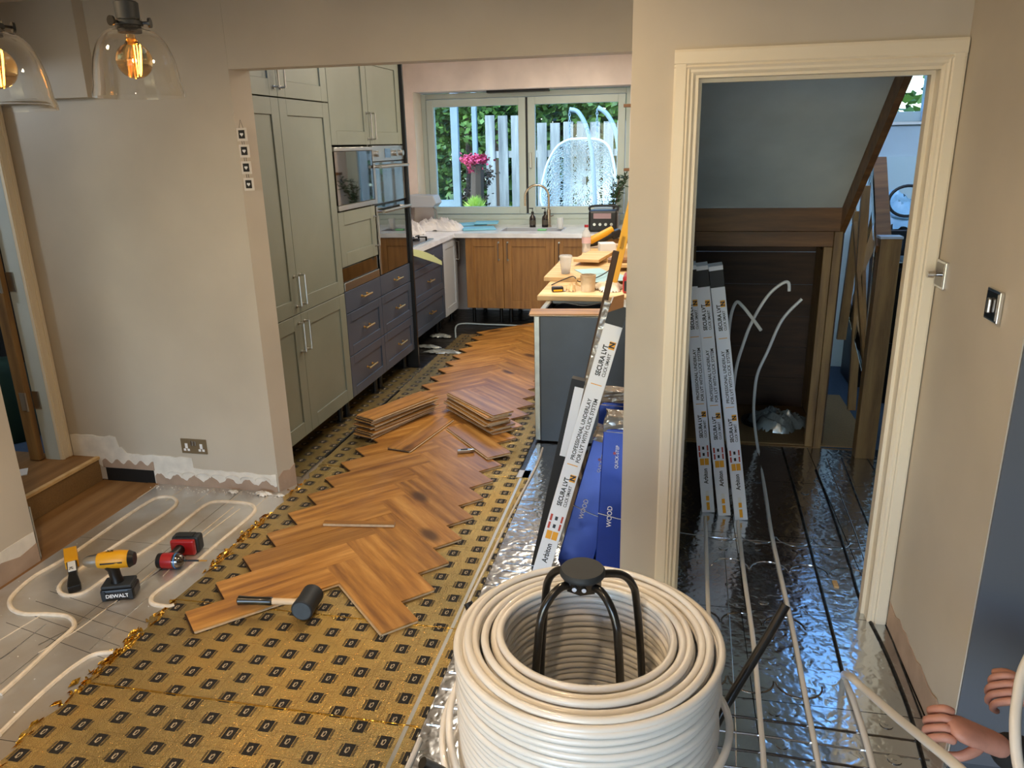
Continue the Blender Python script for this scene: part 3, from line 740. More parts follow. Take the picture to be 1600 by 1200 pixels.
# strip of packaging film hanging off the worktop by the hob
rb = MB(); pth = [PX(642, 389, -2.12), PX(655, 391, -2.10), PX(670, 396, -2.08), PX(681, 402, -2.07), PX(690, 408, -2.06)]
sp = smooth_path(pth, 5); dwn = Vector((0, 0, -.065)); vs = []
for i, p in enumerate(sp): vs += [p, p+dwn*(.75+.25*math.sin(i*.2))]
rb.add(vs, [(2*i, 2*i+1, 2*i+3, 2*i+2) for i in range(len(sp)-1)]); fs_ = len(sp)
o = rb.build('label_strip', plain('pale_green_film', 'c3cf9a', .5)); mod = o.modifiers.new('t', 'SOLIDIFY'); mod.thickness = .002
tag(o, 'pale green protective strip dangling off the worktop corner beside the ovens', 'tape')

# ---- items on the worktop
def blob(name, c, dims, seed, mat, label, cat, n=40, amp=1.0, group=None, freq=1.0):
    rnd = random.Random(seed); ph = [(rnd.uniform(2, 9)*freq, rnd.uniform(2, 9)*freq, rnd.uniform(0, 6.3), rnd.uniform(.3, 1)) for _ in range(9)]
    vs = []; c = Vector(c)
    for j in range(n+1):
        for i in range(n+1):
            u, v = i/n*2-1, j/n*2-1; r = math.sqrt(u*u+v*v); e = max(0, 1-r**2.6*.98)
            fold = sum(a*(1-abs(math.sin(p*u+q*v+s_+.8*math.sin(3*v+p))))**1.5 for p, q, s_, a in ph)/3*amp
            wob = 1+.14*math.sin(3*math.atan2(v, u)+seed)+.1*math.sin(5*math.atan2(v, u)+2*seed)
            vs.append(c+Vector((u*dims[0]/2*wob, v*dims[1]/2*wob, .001 + max(0, e)**.6*dims[2]*(.45+.55*fold) if r < 1.25 else .001)))
    keep = lambda i, j: ((i/n*2-1)**2+(j/n*2-1)**2) < 1.08
    fs = [(j*(n+1)+i, j*(n+1)+i+1, (j+1)*(n+1)+i+1, (j+1)*(n+1)+i) for j in range(n) for i in range(n) if keep(i, j) and keep(i+1, j+1)]
    mb = MB(); mb.add(vs, fs, 0, True); o = mb.build(name, mat, loc=c, fixn=False)
    return tag(o, label, cat, group)
blob('crumpled_cloth', (-2.40, 7.84, .911), (.54, .36, .10), 3, 'cloth', 'crumpled white cotton dust sheet on the left worktop corner', 'cloth', n=64, amp=1.3, freq=2.2)
blob('crumpled_cloth', (-2.58, 7.44, .911), (.30, .30, .11), 8, 'cloth', 'bunched white cloth beside the coffee machine', 'cloth', n=50, amp=1.3, freq=2)
for i, (u, v, w_, d_) in enumerate(((735, 356, .34, .30), (722, 352, .32, .26), (748, 352, .25, .26))):
    p = PZ(u, v, .911); T = Matrix.Translation((p.x+.12, p.y-.12, .911+.017*(i))) @ Matrix.Rotation(R((18, 28, 10)[i]), 4, 'Z')
    b = MB().box(-w_/2, w_/2, -d_/2, d_/2, 0, .016, T=T).build('folded_cloth', 'bluecloth', T=T, bevel=.006); tag(b, ('pale blue folded cloth, lowest of the pile left of the sink', 'pale blue folded cloth in the middle of the pile left of the sink', 'pale blue folded cloth on top of the pile left of the sink')[i], 'cloth', 'blue folded cloths left of the sink')
# coffee machine
pc = Vector((-2.60, 8.02, .911))
cm = thing('coffee_machine', 'brushed steel coffee machine in the left window corner', 'coffee machine', pc)
MB().box(pc.x-.13, pc.x+.10, pc.y-.10, pc.y+.12, .912, .95).build('drip_tray', 'steel', cm, bevel=.008)
MB().box(pc.x-.13, pc.x+.10, pc.y+.02, pc.y+.12, .95, 1.14).build('body', 'steel', cm, bevel=.01)
MB().prism([(pc.x-.14, pc.y-.10, 1.13), (pc.x+.12, pc.y-.10, 1.13), (pc.x+.16, pc.y-.10, 1.17), (pc.x+.13, pc.y-.10, 1.25), (pc.x-.14, pc.y-.10, 1.26)], (0, .22, 0)).build('head', 'white_cab', cm, bevel=.01)
MB().tube(smooth_path([(pc.x+.10, pc.y-.06, 1.13), (pc.x+.14, pc.y-.07, 1.10), (pc.x+.155, pc.y-.08, 1.05), (pc.x+.165, pc.y-.08, .96)]), .006, 8).build('steam_wand', 'steel', cm)
tag(MB().box(-2.76, -2.70, 7.62, 7.70, .912, 1.0).build('red_box', plain('dark_red_card', '7c1f2c', .5), loc=(-2.5, 7.85, .911)), 'small dark red carton at the foot of the coffee machine', 'box')
# soap bottles
def bottle(name, c, label, r=.034, h=.14, group=None):
    t = thing(name, label, 'bottle', c, group=group)
    x, y, z = c
    MB().lathe([(.001, 0), (r, 0), (r, h*.62), (r*.85, h*.78), (r*.35, h*.92), (r*.35, h)], c, 18).build('body', 'amber', t)
    lb = MB().lathe([(r+.0006, h*.2), (r+.0006, h*.52)], c, 18).build('label', plain('dull_brown_label', '4c463c', .6), t)
    MB().cyl((x, y, z+h), (x, y, z+h+.02), r*.42, 12).cyl((x, y, z+h+.02), (x, y, z+h+.05), .004, 8).box(x-.035, x+.008, y-.006, y+.006, z+h+.048, z+h+.058).build('pump', 'black', t)
    return t
p = PY(819, 349, 7.58); bottle('soap_bottle', (p.x-.004, 8.08, .911), 'dark soap pump bottle, left one of the pair by the tap')
p = PY(832, 349, 7.58); bottle('soap_bottle', (p.x+.045, 8.08, .911), 'dark soap pump bottle, right one of the pair by the tap')
# tap
tx, ty = -1.275, 8.10
tp = thing('kitchen_tap', 'champagne steel kitchen tap with a tall swan neck', 'tap', (tx, ty, .911))
MB().cyl((tx, ty, .911), (tx, ty, .925), .028, 18).cyl((tx, ty, .925), (tx, ty, 1.09), .021, 18).build('base', 'faucet', tp)
arc = [(tx, ty, 1.09), (tx, ty, 1.22)] + [(tx-.12+.12*math.cos(a), ty-.05*(1-math.cos(a))/2, 1.22+.12*math.sin(a)) for a in [PI*i/14 for i in range(1, 15)]] + [(tx-.24, ty-.05, 1.13)]
MB().tube(arc, .012, 12).build('spout', 'faucet', tp)
MB().cyl((tx+.021, ty, 1.02), (tx+.05, ty, 1.03), .006, 8).build('lever', 'faucet', tp)
cu = MB().lathe([(.036, .11), (.032, 0), (.001, 0), (.001, .003), (.029, .004), (.034, .11), (.036, .11)], (-1.13, 7.92, .911), 20).build('drinking_glass', 'thinclear', loc=(-1.13, 7.92, .911)); tag(cu, 'clear ribbed drinking glass right of the tap', 'glass')
tag(MB().box(-1.33, -1.24, 7.70, 7.75, .912, .93).build('sponge', plain('green_sponge', '7cc28a', .9), loc=(-1.3, 7.72, .911), bevel=.004), 'small pale green sponge at the sink edge', 'sponge')
# potted olive plant on the window side
def potted(name, c, label, pot_r, pot_h, H, leaves, leafmat, potmat, spread, nst=4, seed=1, lsize=.03):
    rnd = random.Random(seed); t = thing(name, label, 'plant', c); c = Vector(c)
    MB().lathe([(.001, 0), (pot_r*.8, 0), (pot_r, pot_h), (pot_r*.92, pot_h), (pot_r*.88, pot_h*.86), (.001, pot_h*.86)], c, 20).build('pot', potmat, t)
    stem = MB(); lf = MB()
    for k in range(nst):
        a = rnd.uniform(0, 6.28); sp_ = rnd.uniform(.3, 1)*spread; pth = [c+Vector((0, 0, pot_h*.8)), c+Vector((math.cos(a)*sp_*.4, math.sin(a)*sp_*.4, pot_h+H*.5)), c+Vector((math.cos(a)*sp_, math.sin(a)*sp_, pot_h+H*rnd.uniform(.7, 1)))]
        pth = smooth_path(pth, 6); stem.tube(pth, .004, 5)
        for q in range(leaves//nst):
            p = pth[rnd.randrange(3, len(pth))]; d = Vector((rnd.uniform(-1, 1), rnd.uniform(-1, 1), rnd.uniform(-.3, 1))).normalized(); s_ = d.orthogonal().normalized()*lsize*.18; e = p+d*lsize*rnd.uniform(.8, 1.6); m2 = (p+e)/2
            lf.add([p, m2+s_, e, m2-s_], [(0, 1, 2, 3)])
    stem.build('stem', 'trunk', t); tag(lf.build('foliage', leafmat, t, fixn=False), kind='stuff'); return t
potted('potted_plant', (-.62, 8.20, .911), 'leafy olive plant in a grey pot at the right of the window', .085, .12, .40, 180, 'leafdark', 'terracotta', .17, 6, 4, .05)
rd = thing('site_radio', 'black site radio standing at the right end of the worktop', 'radio', (-.64, 7.72, .911))
MB().box(-.81, -.53, 7.62, 7.82, .912, 1.115).build('body', 'black', rd, bevel=.02)
MB().box(-.76, -.59, 7.612, 7.62, 1.04, 1.09).build('display', plain('pink_grey_display', '9c8288', .4), rd)
for k in range(4): MB().cyl((-.75+.055*k, 7.605, .985), (-.75+.055*k, 7.62, .985), .014, 12).build('knob', 'steel', rd)
MB().tube(smooth_path([(-.80, 7.72, 1.10), (-.79, 7.72, 1.15), (-.55, 7.72, 1.15), (-.54, 7.72, 1.10)], 5), .012, 8).build('carry_bar', 'rubber', rd)
tag(MB().box(-.78, -.60, 7.86, 7.98, .912, 1.13).build('carton', plain('pale_blue_carton', '9cb4c8', .5), loc=(-.7, 7.9, .911), bevel=.004), 'pale blue carton behind the site radio', 'box')
# brown wall brackets on the right of the window
for i, (v, lab) in enumerate(((165, 'upper small oak bracket on the wall right of the window'), (265, 'lower small oak bracket on the wall right of the window'))):
    p = PY(982, v, 8.1); tag(MB().box(p.x-.045, p.x+.06, 8.05, 8.149, p.z-.014, p.z+.014).build('wall_bracket', 'stairoak', loc=(p.x, 8.1, p.z)), lab, 'bracket')

# ================================================================== PENINSULA UNIT + WORK BOARDS
isl = thing('base_unit', 'charcoal-sided base unit with a worn silver door edge', 'cabinet', (-.45, 4.62, 0))
MB().box(-.735, -.16, 4.335, 4.353, .01, .785).build('side_panel', 'navycarcass', isl)
MB().box(-.735, -.16, 4.895, 4.913, .01, .785).build('side_panel', 'navycarcass', isl)
MB().box(-.735, -.16, 4.353, 4.895, .01, .028).build('base_panel', 'navycarcass', isl)
MB().box(-.178, -.16, 4.353, 4.895, .028, .785).build('back_panel', 'navycarcass', isl)
MB().box(-.735, -.16, 4.353, 4.43, .770, .786).build('top_rail', 'metaledge', isl); MB().box(-.735, -.16, 4.80, 4.895, .770, .786).build('top_rail', 'metaledge', isl)
dd = MB().box(-.775, -.742, 4.335, 4.913, .012, .787).build('door', 'metaledge', isl, bevel=.003)
MB().box(-.741, -.7355, 4.336, 4.91, .012, .785).build('door_seal', 'black', isl)
isl2 = thing('base_unit', 'dark base unit carrying the work boards, behind the charcoal unit', 'cabinet', (-.45, 5.6, 0))
MB().box(-.70, -.12, 4.93, 7.05, .16, .785).build('body', 'navycarcass', isl2)
for x in (-.62, -.2):
    for y in (5.1, 6.0, 6.9): MB().cyl((x, y, -.002), (x, y, .16), .018, 8).build('foot', 'black', isl2)
def slab(name, label, cat, x0, x1, y0, y1, z0, z1, rot, mat, bevel=.002, group=None):
    cx, cy = (x0+x1)/2, (y0+y1)/2; T = Matrix.Translation((cx, cy, z0)) @ Matrix.Rotation(R(rot), 4, 'Z')
    o = MB().box(x0-cx, x1-cx, y0-cy, y1-cy, 0, z1-z0, T=T).build(name, mat, T=T, bevel=bevel, seg=1); return tag(o, label, cat, group)
slab('work_board', 'pale plywood board nearest the camera, jutting past the base units', 'board', -.835, -.12, 4.80, 5.52, .787, .818, 0, 'ply')
slab('work_board', 'pale plywood board behind the first, lifted on a strip', 'board', -.88, -.12, 5.34, 6.35, .819, .848, 0, 'ply')
slab('work_board', 'cut plywood sheet at the back of the board pile', 'board', -.74, -.12, 6.10, 7.04, .849, .875, 4, 'ply')
slab('work_board', 'square board offcut left of the timber blocks', 'board', -.70, -.50, 5.86, 6.34, .876, .900, -9, 'ply')
slab('work_board', 'long board offcut under the timber blocks', 'board', -.44, -.13, 5.62, 6.4, .876, .900, 6, 'ply')
slab('timber_block', 'pale timber block stacked on the board offcut by the level', 'wood', -.40, -.20, 5.86, 6.10, .901, .985, 6, 'ply')
slab('timber_block', 'small oak wedge under the timber block', 'wood', -.46, -.30, 5.68, 5.80, .901, .925, 4, 'stairoak')
slab('paper_sheet', 'pale blue leaflet lying on the second work board', 'paper', -.66, -.46, 5.46, 5.72, .849, .852, 24, 'bluepaper', 0)
slab('paper_sheet', 'large blue and white leaflet hanging toward the mug', 'paper', -.58, -.30, 5.18, 5.50, .849, .852, 24, 'bluepaper', 0)
slab('small_carton', 'small white carton on the board offcut left of the yellow tool', 'box', -.60, -.47, 6.45, 6.58, .901-.025, .945, 14, 'paper')
# plastic iced cup
c = Vector((-.745, 5.50, .849)); cup = thing('plastic_cup', 'clear plastic cup with a little brown drink left', 'cup', c)
MB().lathe([(.001, 0), (.031, 0), (.046, .115), (.049, .118), (.047, .121), (.044, .116), (.029, .003), (.001, .003)], c, 20).build('body', 'thinclear', cup)
MB().lathe([(.001, .004), (.0285, .004), (.032, .03), (.001, .03)], c, 20).build('drink', plain('coffee_brown', '6b3a1c', .3), cup)
MB().lathe([(.047, .119), (.050, .122), (.044, .132), (.001, .134)], c, 20).build('lid', 'thinclear', cup)
# water bottle
c = Vector((-.70, 6.44, .876)); wb = thing('water_bottle', 'clear water bottle with a red cap on the boards', 'bottle', c)
MB().lathe([(.001, 0), (.034, 0), (.037, .02), (.034, .05), (.037, .07), (.037, .13), (.030, .165), (.015, .19), (.015, .205)], c, 20).build('body', 'thinclear', wb)
MB().lathe([(.0378, .075), (.0378, .125)], c, 20).build('label', plain('pink_white_label', 'd9b9bd', .5), wb)
MB().lathe([(.017, .205), (.017, .225), (.001, .226)], c, 16).build('cap', 'red', wb)
# plaster-caked mug & lumps
c = Vector((-.53, 5.0, .819)); mug = thing('plaster_mug', 'plaster-caked mug on the nearest work board', 'mug', c)
MB().lathe([(.001, 0), (.046, 0), (.048, .05), (.052, .105), (.047, .106), (.043, .01), (.001, .01)], c, 18).build('body', plain('caked_plaster', 'c9b28e', .9, bump=(30, .8, .01), var=20), mug)
MB().tube([c+Vector((-.045, 0, .085)), c+Vector((-.075, 0, .075)), c+Vector((-.078, 0, .045)), c+Vector((-.047, 0, .03))], .007, 8).build('handle', 'ply', mug)
blob('rubble_lump', (-.635, 4.97, .819), (.06, .055, .07), 11, 'ply', 'small brown plaster lump left of the mug', 'rubble', 14)
blob('crumpled_wrap', (-.40, 5.06, .819), (.20, .22, .06), 12, plain('cream_wrap', 'd9cbb0', .7), 'crumpled cream wrapping right of the mug', 'wrapping', 24)
tm = thing('tape_measure', 'black and yellow tape measure on the nearest board corner', 'tape measure', (-.725, 4.95, .819))
T = Matrix.Translation((-.725, 4.95, .8195)) @ Matrix.Rotation(R(20), 4, 'Z')
MB().box(-.038, .038, -.02, .02, 0, .034, T=T).build('case', 'black', tm, bevel=.008); MB().box(-.03, .03, -.0215, .0215, .004, .016, T=T).build('band', 'yellow', tm, bevel=.002); MB().box(.038, .056, -.01, .01, .002, .005, T=T).build('hook', 'steel', tm)
# yellow jigsaw-like tool
c = Vector((-.60, 6.76, .905)); T = Matrix.Translation(c) @ Matrix.Rotation(R(25), 4, 'Z') @ Matrix.Rotation(R(-18), 4, 'Y')
yt = thing('power_tool', 'black and yellow power tool lying in front of the radio', 'power tool', T=T)
MB().tube([T @ Vector(q) for q in ((-.12, 0, .05), (-.09, 0, .06), (.02, 0, .07), (.13, 0, .085))], [.02, .036, .034, .03], 12).build('body', 'yellow', yt)
MB().tube([T @ Vector(q) for q in ((-.13, 0, .04), (-.05, 0, .03), (.05, 0, .035), (.14, 0, .05))], [.022, .03, .03, .034], 10).build('grip', 'black', yt)
MB().box(.10, .19, -.035, .035, .0, .07, T=T).build('battery', 'black', yt, bevel=.01)
# cable
o = MB().tube(smooth_path([PZ(862, 445, .825), PZ(880, 437, .835), PZ(896, 432, .86), PZ(905, 440, .86), PZ(925, 436, .86), PZ(940, 430, .87), PZ(955, 420, .88)], 6), .004, 6).build('cable', 'cyl_cable'); tag(o, 'thin black cable trailing over the work boards', 'cable')
o = MB().tube(smooth_path([(-.80, 5.0, .78), (-.78, 4.93, .70), (-.66, 4.70, .79), (-.50, 4.60, .80), (-.36, 4.75, .80), (-.2, 4.78, .80)], 6), .004, 6).build('cable', 'cyl_cable'); tag(o, 'black cable drooping under the nearest work board', 'cable')
red = thing('red_toolbox', 'red plastic tool case behind the yellow level', 'tool case', (-.22, 4.98, .819))
MB().box(-.30, -.13, 4.92, 5.10, .819, .93).build('body', 'red', red, bevel=.012); MB().box(-.29, -.27, 4.915, 4.92, .835, .90).build('latch', 'ink', red)

# ================================================================== UNDERLAY + HERRINGBONE
und = thing('gold_underlay', 'gold foil underlay printed with rows of small black marks, under the oak floor', 'underlay', (-1.3, 2.5, 0))
def sheet(name, x0, x1, y0, y1, z0, z1, rag=False):
    mb = MB()
    if not rag: mb.box(x0, x1, y0, y1, z0, z1)
    else:
        rnd = random.Random(5); n = int((y1-y0)/.06); L = [(x0+rnd.uniform(-.022, .02), y0+(y1-y0)*i/n) for i in range(n+1)]
        mb.prism([(x, y, z0) for x, y in L] + [(x1, y1, z0), (x1, y0, z0)], (0, 0, z1-z0))
    return mb.build(name, 'gold', und)
JY = [-.6, .64, 1.26, 1.88, 2.395, 3.0, 3.785]
for a, b in zip(JY, JY[1:]): sheet('underlay_sheet', -1.935, -.712, a+.001, b-.001, .0005, .0045, True)
sheet('underlay_sheet', -1.95, -.79, 3.786, 5.2, .0005, .0045); sheet('underlay_sheet', -1.97, -.79, 5.202, 7.0, .0005, .0045)
sheet('underlay_sheet', -2.72, -1.975, 3.62, 5.80, -.001, .003)
# joint tape: pale seams and silver edge tape
MB().box(-.765, -.752, -.6, 3.78, .0046, .0051).build('edge_tape', 'steel', und)
for y in (1.88, 2.395, 3.785): MB().box(-1.93, -.72, y-.0025, y+.0025, .0046, .0056).build('bright_joint', 'goldfoil_plain', und)
# crumpled torn foil edge on the left
rnd = random.Random(12); cf = MB()
for k in range(900):
    y = rnd.uniform(.4, 3.55); x = -1.930+rnd.gauss(0, .012); dens = .5+.5*math.sin(y*7.0)+.25*math.sin(y*17)
    if rnd.random() > dens*.8: continue
    L = rnd.uniform(.015, .06); q = Vector((x, y, .005)); a = rnd.gauss(0, .5); d = Vector((math.sin(a)*.5, math.cos(a), 0))*L; n_ = Vector((rnd.uniform(-.007, .007), rnd.uniform(-.003, .003), rnd.uniform(.002, .007)))
    cf.add([q, q+d*.5+n_, q+d, q+d*.5-n_*.4+Vector((.012, 0, 0))], [(0, 1, 2), (0, 2, 3)])
tag(cf.build('crumpled_edge', 'goldfoil_plain', und, fixn=False), kind='stuff')
# black sheet + film under the units
MB().box(-1.97, -1.962, 3.6, 6.0, .005, .008).build('joint_wire', 'steel', und)

PL, PW, PT = .578, .1515, .014
def plank_mesh():
    mb = MB(); 
    mb.box(0, PL, 0, PW, .0085, PT, 0)                    # oak veneer
    mb.box(.0015, PL-.0015, .0015, PW-.0015, 0, .0084, 1) # pale core
    mb.box(-.005, .0015, .004, PW-.004, .003, .0065, 2); mb.box(.004, PL-.004, -.006, .0015, .003, .0065, 1)
    return mb
pm = plank_mesh(); _pw = pm.build('plank_proto', ['oakfloor', 'plycore', 'plank_dark']); PLM = _pw.data; PLM.name = 'plank'
C.objects.unlink(_pw); bpy.data.objects.remove(_pw)
hb = thing('herringbone_floor', 'laid oak herringbone planks running from the hammer into the kitchen', 'floor', (-1.3, 2.6, 0))
hb['kind'] = 'structure'; del hb['category']
a_ = Vector((1, -1, 0)).normalized(); b_ = Vector((1, 1, 0)).normalized(); Z = Vector((0, 0, 1))
def place_plank(o_, ex, ey, parent=None, name='plank'):
    T = frame(o_, ex, ey); ob = bpy.data.objects.new(name, PLM); C.objects.link(ob)
    if parent is not None: ob.parent = parent; ob.matrix_local = W[parent.name].inverted() @ T
    else: ob.matrix_world = T
    W[ob.name] = T; return ob
rnd = random.Random(4)
for k in range(23):
    J = Vector((-1.304, 2.603+.2145*k, .0048+rnd.uniform(0, .0012)))
    # left plank: origin corner J - L b (lower edge), ex = b, ey = -a
    flip = rnd.random() < .5
    place_plank(J-b_*PL, b_, -a_, hb)
    # right plank: ex=a from J-Wa ; ey = b
    place_plank(J-a_*PW, a_, b_, hb)
# loose planks on top
def loose(P0, P1, z, side, label, grp='loose oak planks on the laid floor', cat='plank'):
    A, B = PZ(P0[0], P0[1], z), PZ(P1[0], P1[1], z); ex = (B-A).normalized(); ey = Z.cross(ex)*side
    T0 = A if side > 0 else A
    if side > 0: ob = place_plank(A-Z*PT, ex, ey, None, 'oak_plank')
    else:
        ob = place_plank(A+ex*PL-Z*PT, -ex, ey, None, 'oak_plank')
    tag(ob, label, cat, grp); return ob
loose((640, 704), (711, 653), .034, 1, 'single loose oak plank lying pale edge out, below the left stack')
loose((762, 715), (690, 662), .034, -1, 'single loose oak plank lying below the right stack, its end raised over the underlay')
# stacks
def solve_z(P0, P1, L):
    lo, hi = .0, .6
    for _ in range(40):
        m_ = (lo+hi)/2; d = (PZ(*P1, m_)-PZ(*P0, m_)).length
        if d > L: lo = m_
        else: hi = m_
    return lo
ORD = ['top', 'second from the top', 'third from the top', 'fourth from the top', 'fifth from the top', 'fourth from the bottom', 'third from the bottom', 'second from the bottom', 'bottom']
rnd = random.Random(9)
zs = .145
A, B = PZ(585.9, 654.3, zs), PZ(690, 616.6, zs); ex = (B-A).normalized(); n1 = 9
for i in range(n1):
    z = .0205+i*.0145
    t = (n1-1-i)/(n1-1); off = ex*rnd.uniform(-.03, .02)-ex*.02*t+Vector((rnd.uniform(-.012, .012), rnd.uniform(-.02, .02), 0))
    e2 = Matrix.Rotation(rnd.uniform(-.05, .05)+(.10*t), 4, 'Z') @ ex
    ob = place_plank(Vector((A.x, A.y, z))+off, e2, Z.cross(e2), None, 'oak_plank')
    tag(ob, 'oak plank in the left stack on the floor, %s of nine' % ORD[n1-1-i], 'plank', 'oak planks stacked on the left')
A, B = PZ(771.4, 651.6, zs), PZ(698.8, 614, zs); ex = (A-B).normalized(); B = Vector((B.x, B.y, 0))
for i in range(n1):
    z = .0205+i*.0145; t = (n1-1-i)/(n1-1)
    off = Vector((rnd.uniform(-.03, .03), rnd.uniform(-.012, .012), 0))-ex*.02*t; e2 = Matrix.Rotation(rnd.uniform(-.05, .05), 4, 'Z') @ ex
    ob = place_plank(Vector((B.x, B.y, z))+off, e2, Z.cross(e2), None, 'oak_plank')
    tag(ob, 'oak plank in the right stack on the floor, %s of nine' % ORD[n1-1-i], 'plank', 'oak planks stacked on the right')
# plank resting on the charcoal unit
ob = place_plank(Vector((-.80, 4.325, .788)), Vector((1, .10, 0)), Vector((-.10, 1, 0)), None, 'oak_plank'); tag(ob, 'orange oak plank resting across the top of the charcoal base unit', 'plank')
# cut strip across the planks, utility knife
T = frame(PZ(505, 822, .0205), PZ(616, 824, .0205)-PZ(505, 822, .0205), (0, 1, 0)); Ls = (PZ(616, 824, .02)-PZ(505, 822, .02)).length
o = MB().box(0, Ls, 0, .028, .0005, .0125, T=T).box(0, Ls, .0, .03, .0126, .0165, 1, T=T).build('wood_strip', ['plycore', 'oakfloor'], T=T); tag(o, 'narrow ripped oak strip lying across the herringbone planks', 'wood strip')
A, B = PZ(715, 709, .022), PZ(742, 707, .022); T = frame(A, B-A, (0, 1, 0)); L = (B-A).length
kn = thing('utility_knife', 'grey metal utility knife on a plank in front of the right stack', 'knife', T=T)
MB().prism([T @ Vector(q) for q in ((0, 0, 0), (L*.75, .0, 0), (L, .008, 0), (L*.95, .024, 0), (L*.4, .03, 0), (0, .022, 0))], (0, 0, .018)).build('handle', 'steel', kn, bevel=.003)
MB().box(L*.2, L*.6, .008, .02, .0181, .021, T=T).build('slider', 'black', kn)

# ================================================================== HAMMER
hm = thing('rubber_mallet', 'black rubber mallet with a pale shaft, half on the nearest plank', 'mallet', PZ(470, 950, 0))
F0, F1 = PZ(471, 955, .052), PZ(487, 931, .052); ax = (F1-F0).normalized(); F1 = F0+ax*.125
MB().tube([F0+ax*t for t in (0, .004, .03, .06, .095, .121, .125)], [.040, .0435, .043, .041, .043, .0435, .040], 24).build('head', 'rubber', hm)
MB().cyl(F0-ax*.0008, F0+ax*.001, .037, 24).build('striking_face', 'greyrubber', hm)
Cn = F0+ax*.062; E0 = PZ(371, 938, .06); dr = (E0-Cn).normalized(); Lh = (E0-Cn).length
MB().tube([Cn+dr*.02, Cn+dr*(Lh*.55)], [.0115, .0135], 12).build('shaft', plain('pale_ash', 'dcc3a0', .5), hm)
MB().tube([Cn+dr*(Lh*q) for q in (.50, .52, .7, .9, .98, 1.0)], [.0145, .017, .0165, .018, .0195, .013], 14).build('grip', 'tubeblack', hm)

# ================================================================== DRILLS
P = PZ(190, 930, 0); T = Matrix.Translation((P.x, P.y, 0)) @ Matrix.Rotation(R(20), 4, 'Z')
dw = thing('cordless_drill', 'yellow and black cordless drill standing on its battery', 'drill', T=T)
def V(*q): return T @ Vector(q)
bt = MB().box(-.066, .066, -.042, .042, .0, .052, T=T).build('battery', 'black', dw, bevel=.010)
MB().box(-.060, .060, -.040, .040, .052, .068, T=T).build('foot', 'rubber', dw, bevel=.006)
for sx in (-1, 1):
    MB().box(.052*sx-.008, .052*sx+.008, -.0445, -.041, .006, .046, T=T).build('battery_rib', 'rubber', dw)
MB().tube([V(-.005, .0, .062), V(-.008, 0, .09), V(-.012, 0, .125), V(-.02, .0, .15)], [.027, .022, .023, .030], 14).build('handle', 'black', dw)
bd = MB().tube([V(.075, .0, .165), V(.06, 0, .165), V(.02, 0, .168), V(-.04, 0, .168), V(-.062, 0, .168)], [.022, .034, .037, .035, .03], 18).build('motor_housing', 'yellow', dw)
MB().tube([V(.078, 0, .165), V(.058, 0, .165)], [.026, .036], 18).build('rear_cap', 'black', dw)
MB().tube([V(-.060, 0, .168), V(-.075, 0, .168), V(-.10, 0, .168), V(-.118, 0, .168)], [.030, .026, .024, .014], 16).build('chuck', 'steel', dw)
MB().box(-.045, .04, -.0365, .0365, .166, .172, T=T).build('seam', 'black', dw)
TT = T @ frame((-.012, -.003, .2055), (1, 0, 0), (0, 1, 0)); text_mb('XR', .016, TT, align='CENTER', bold=.03).build('lettering', 'ink', dw)
TT = T @ frame((0, -.0425, .016), (1, 0, 0), (0, 0, 1)); text_mb('DEWALT', .016, TT, align='CENTER', bold=.03).build('lettering', 'whiteink', dw)
# red drill lying on its side
A = PZ(248, 876, .036); B = PZ(290, 876, .036); ex = (B-A).normalized()
T = frame(A, ex, Z.cross(ex)); rdr = thing('impact_driver', 'red and black impact driver lying with a long bit to the right', 'drill', T=T)
def V(*q): return T @ Vector(q)
MB().tube([V(-.004, 0, 0), V(.0, 0, 0), V(.02, 0, 0)], [.026, .033, .0345], 20).build('rear_cap', 'black', rdr)
MB().tube([V(.015, 0, 0), V(.05, 0, 0), V(.075, 0, 0)], [.0335, .035, .033], 20).build('motor_housing', 'red', rdr)
MB().tube([V(.07, 0, 0), V(.09, 0, 0), V(.105, 0, 0), V(.115, 0, 0)], [.034, .033, .026, .014], 20).build('nose', 'darkchrome', rdr)
MB().cyl(V(.078, 0, 0), V(.083, 0, 0), .0346, 20).build('blue_ring', plain('blue_ring', '3a78b8', .4), rdr)
MB().cyl(V(.11, 0, 0), V(.18, 0, 0), .0045, 8).build('bit_holder', 'black', rdr); MB().cyl(V(.18, 0, 0), V(.215, 0, 0), .0035, 6).build('bit', 'brass', rdr)
MB().tube([V(.04, .02, 0), V(.045, .06, -.002), V(.05, .11, 0)], [.026, .021, .024], 14).build('handle', 'black', rdr)
MB().box(.005, .115, .10, .125, -.034, .04, T=T).build('red_foot', 'red', rdr, bevel=.008)
MB().box(.0, .125, .125, .185, -.0345, .045, T=T).build('battery', 'rubber', rdr, bevel=.012)
MB().box(.02, .10, .128, .17, .0455, .050, T=T).build('battery_panel', 'black', rdr, bevel=.002)
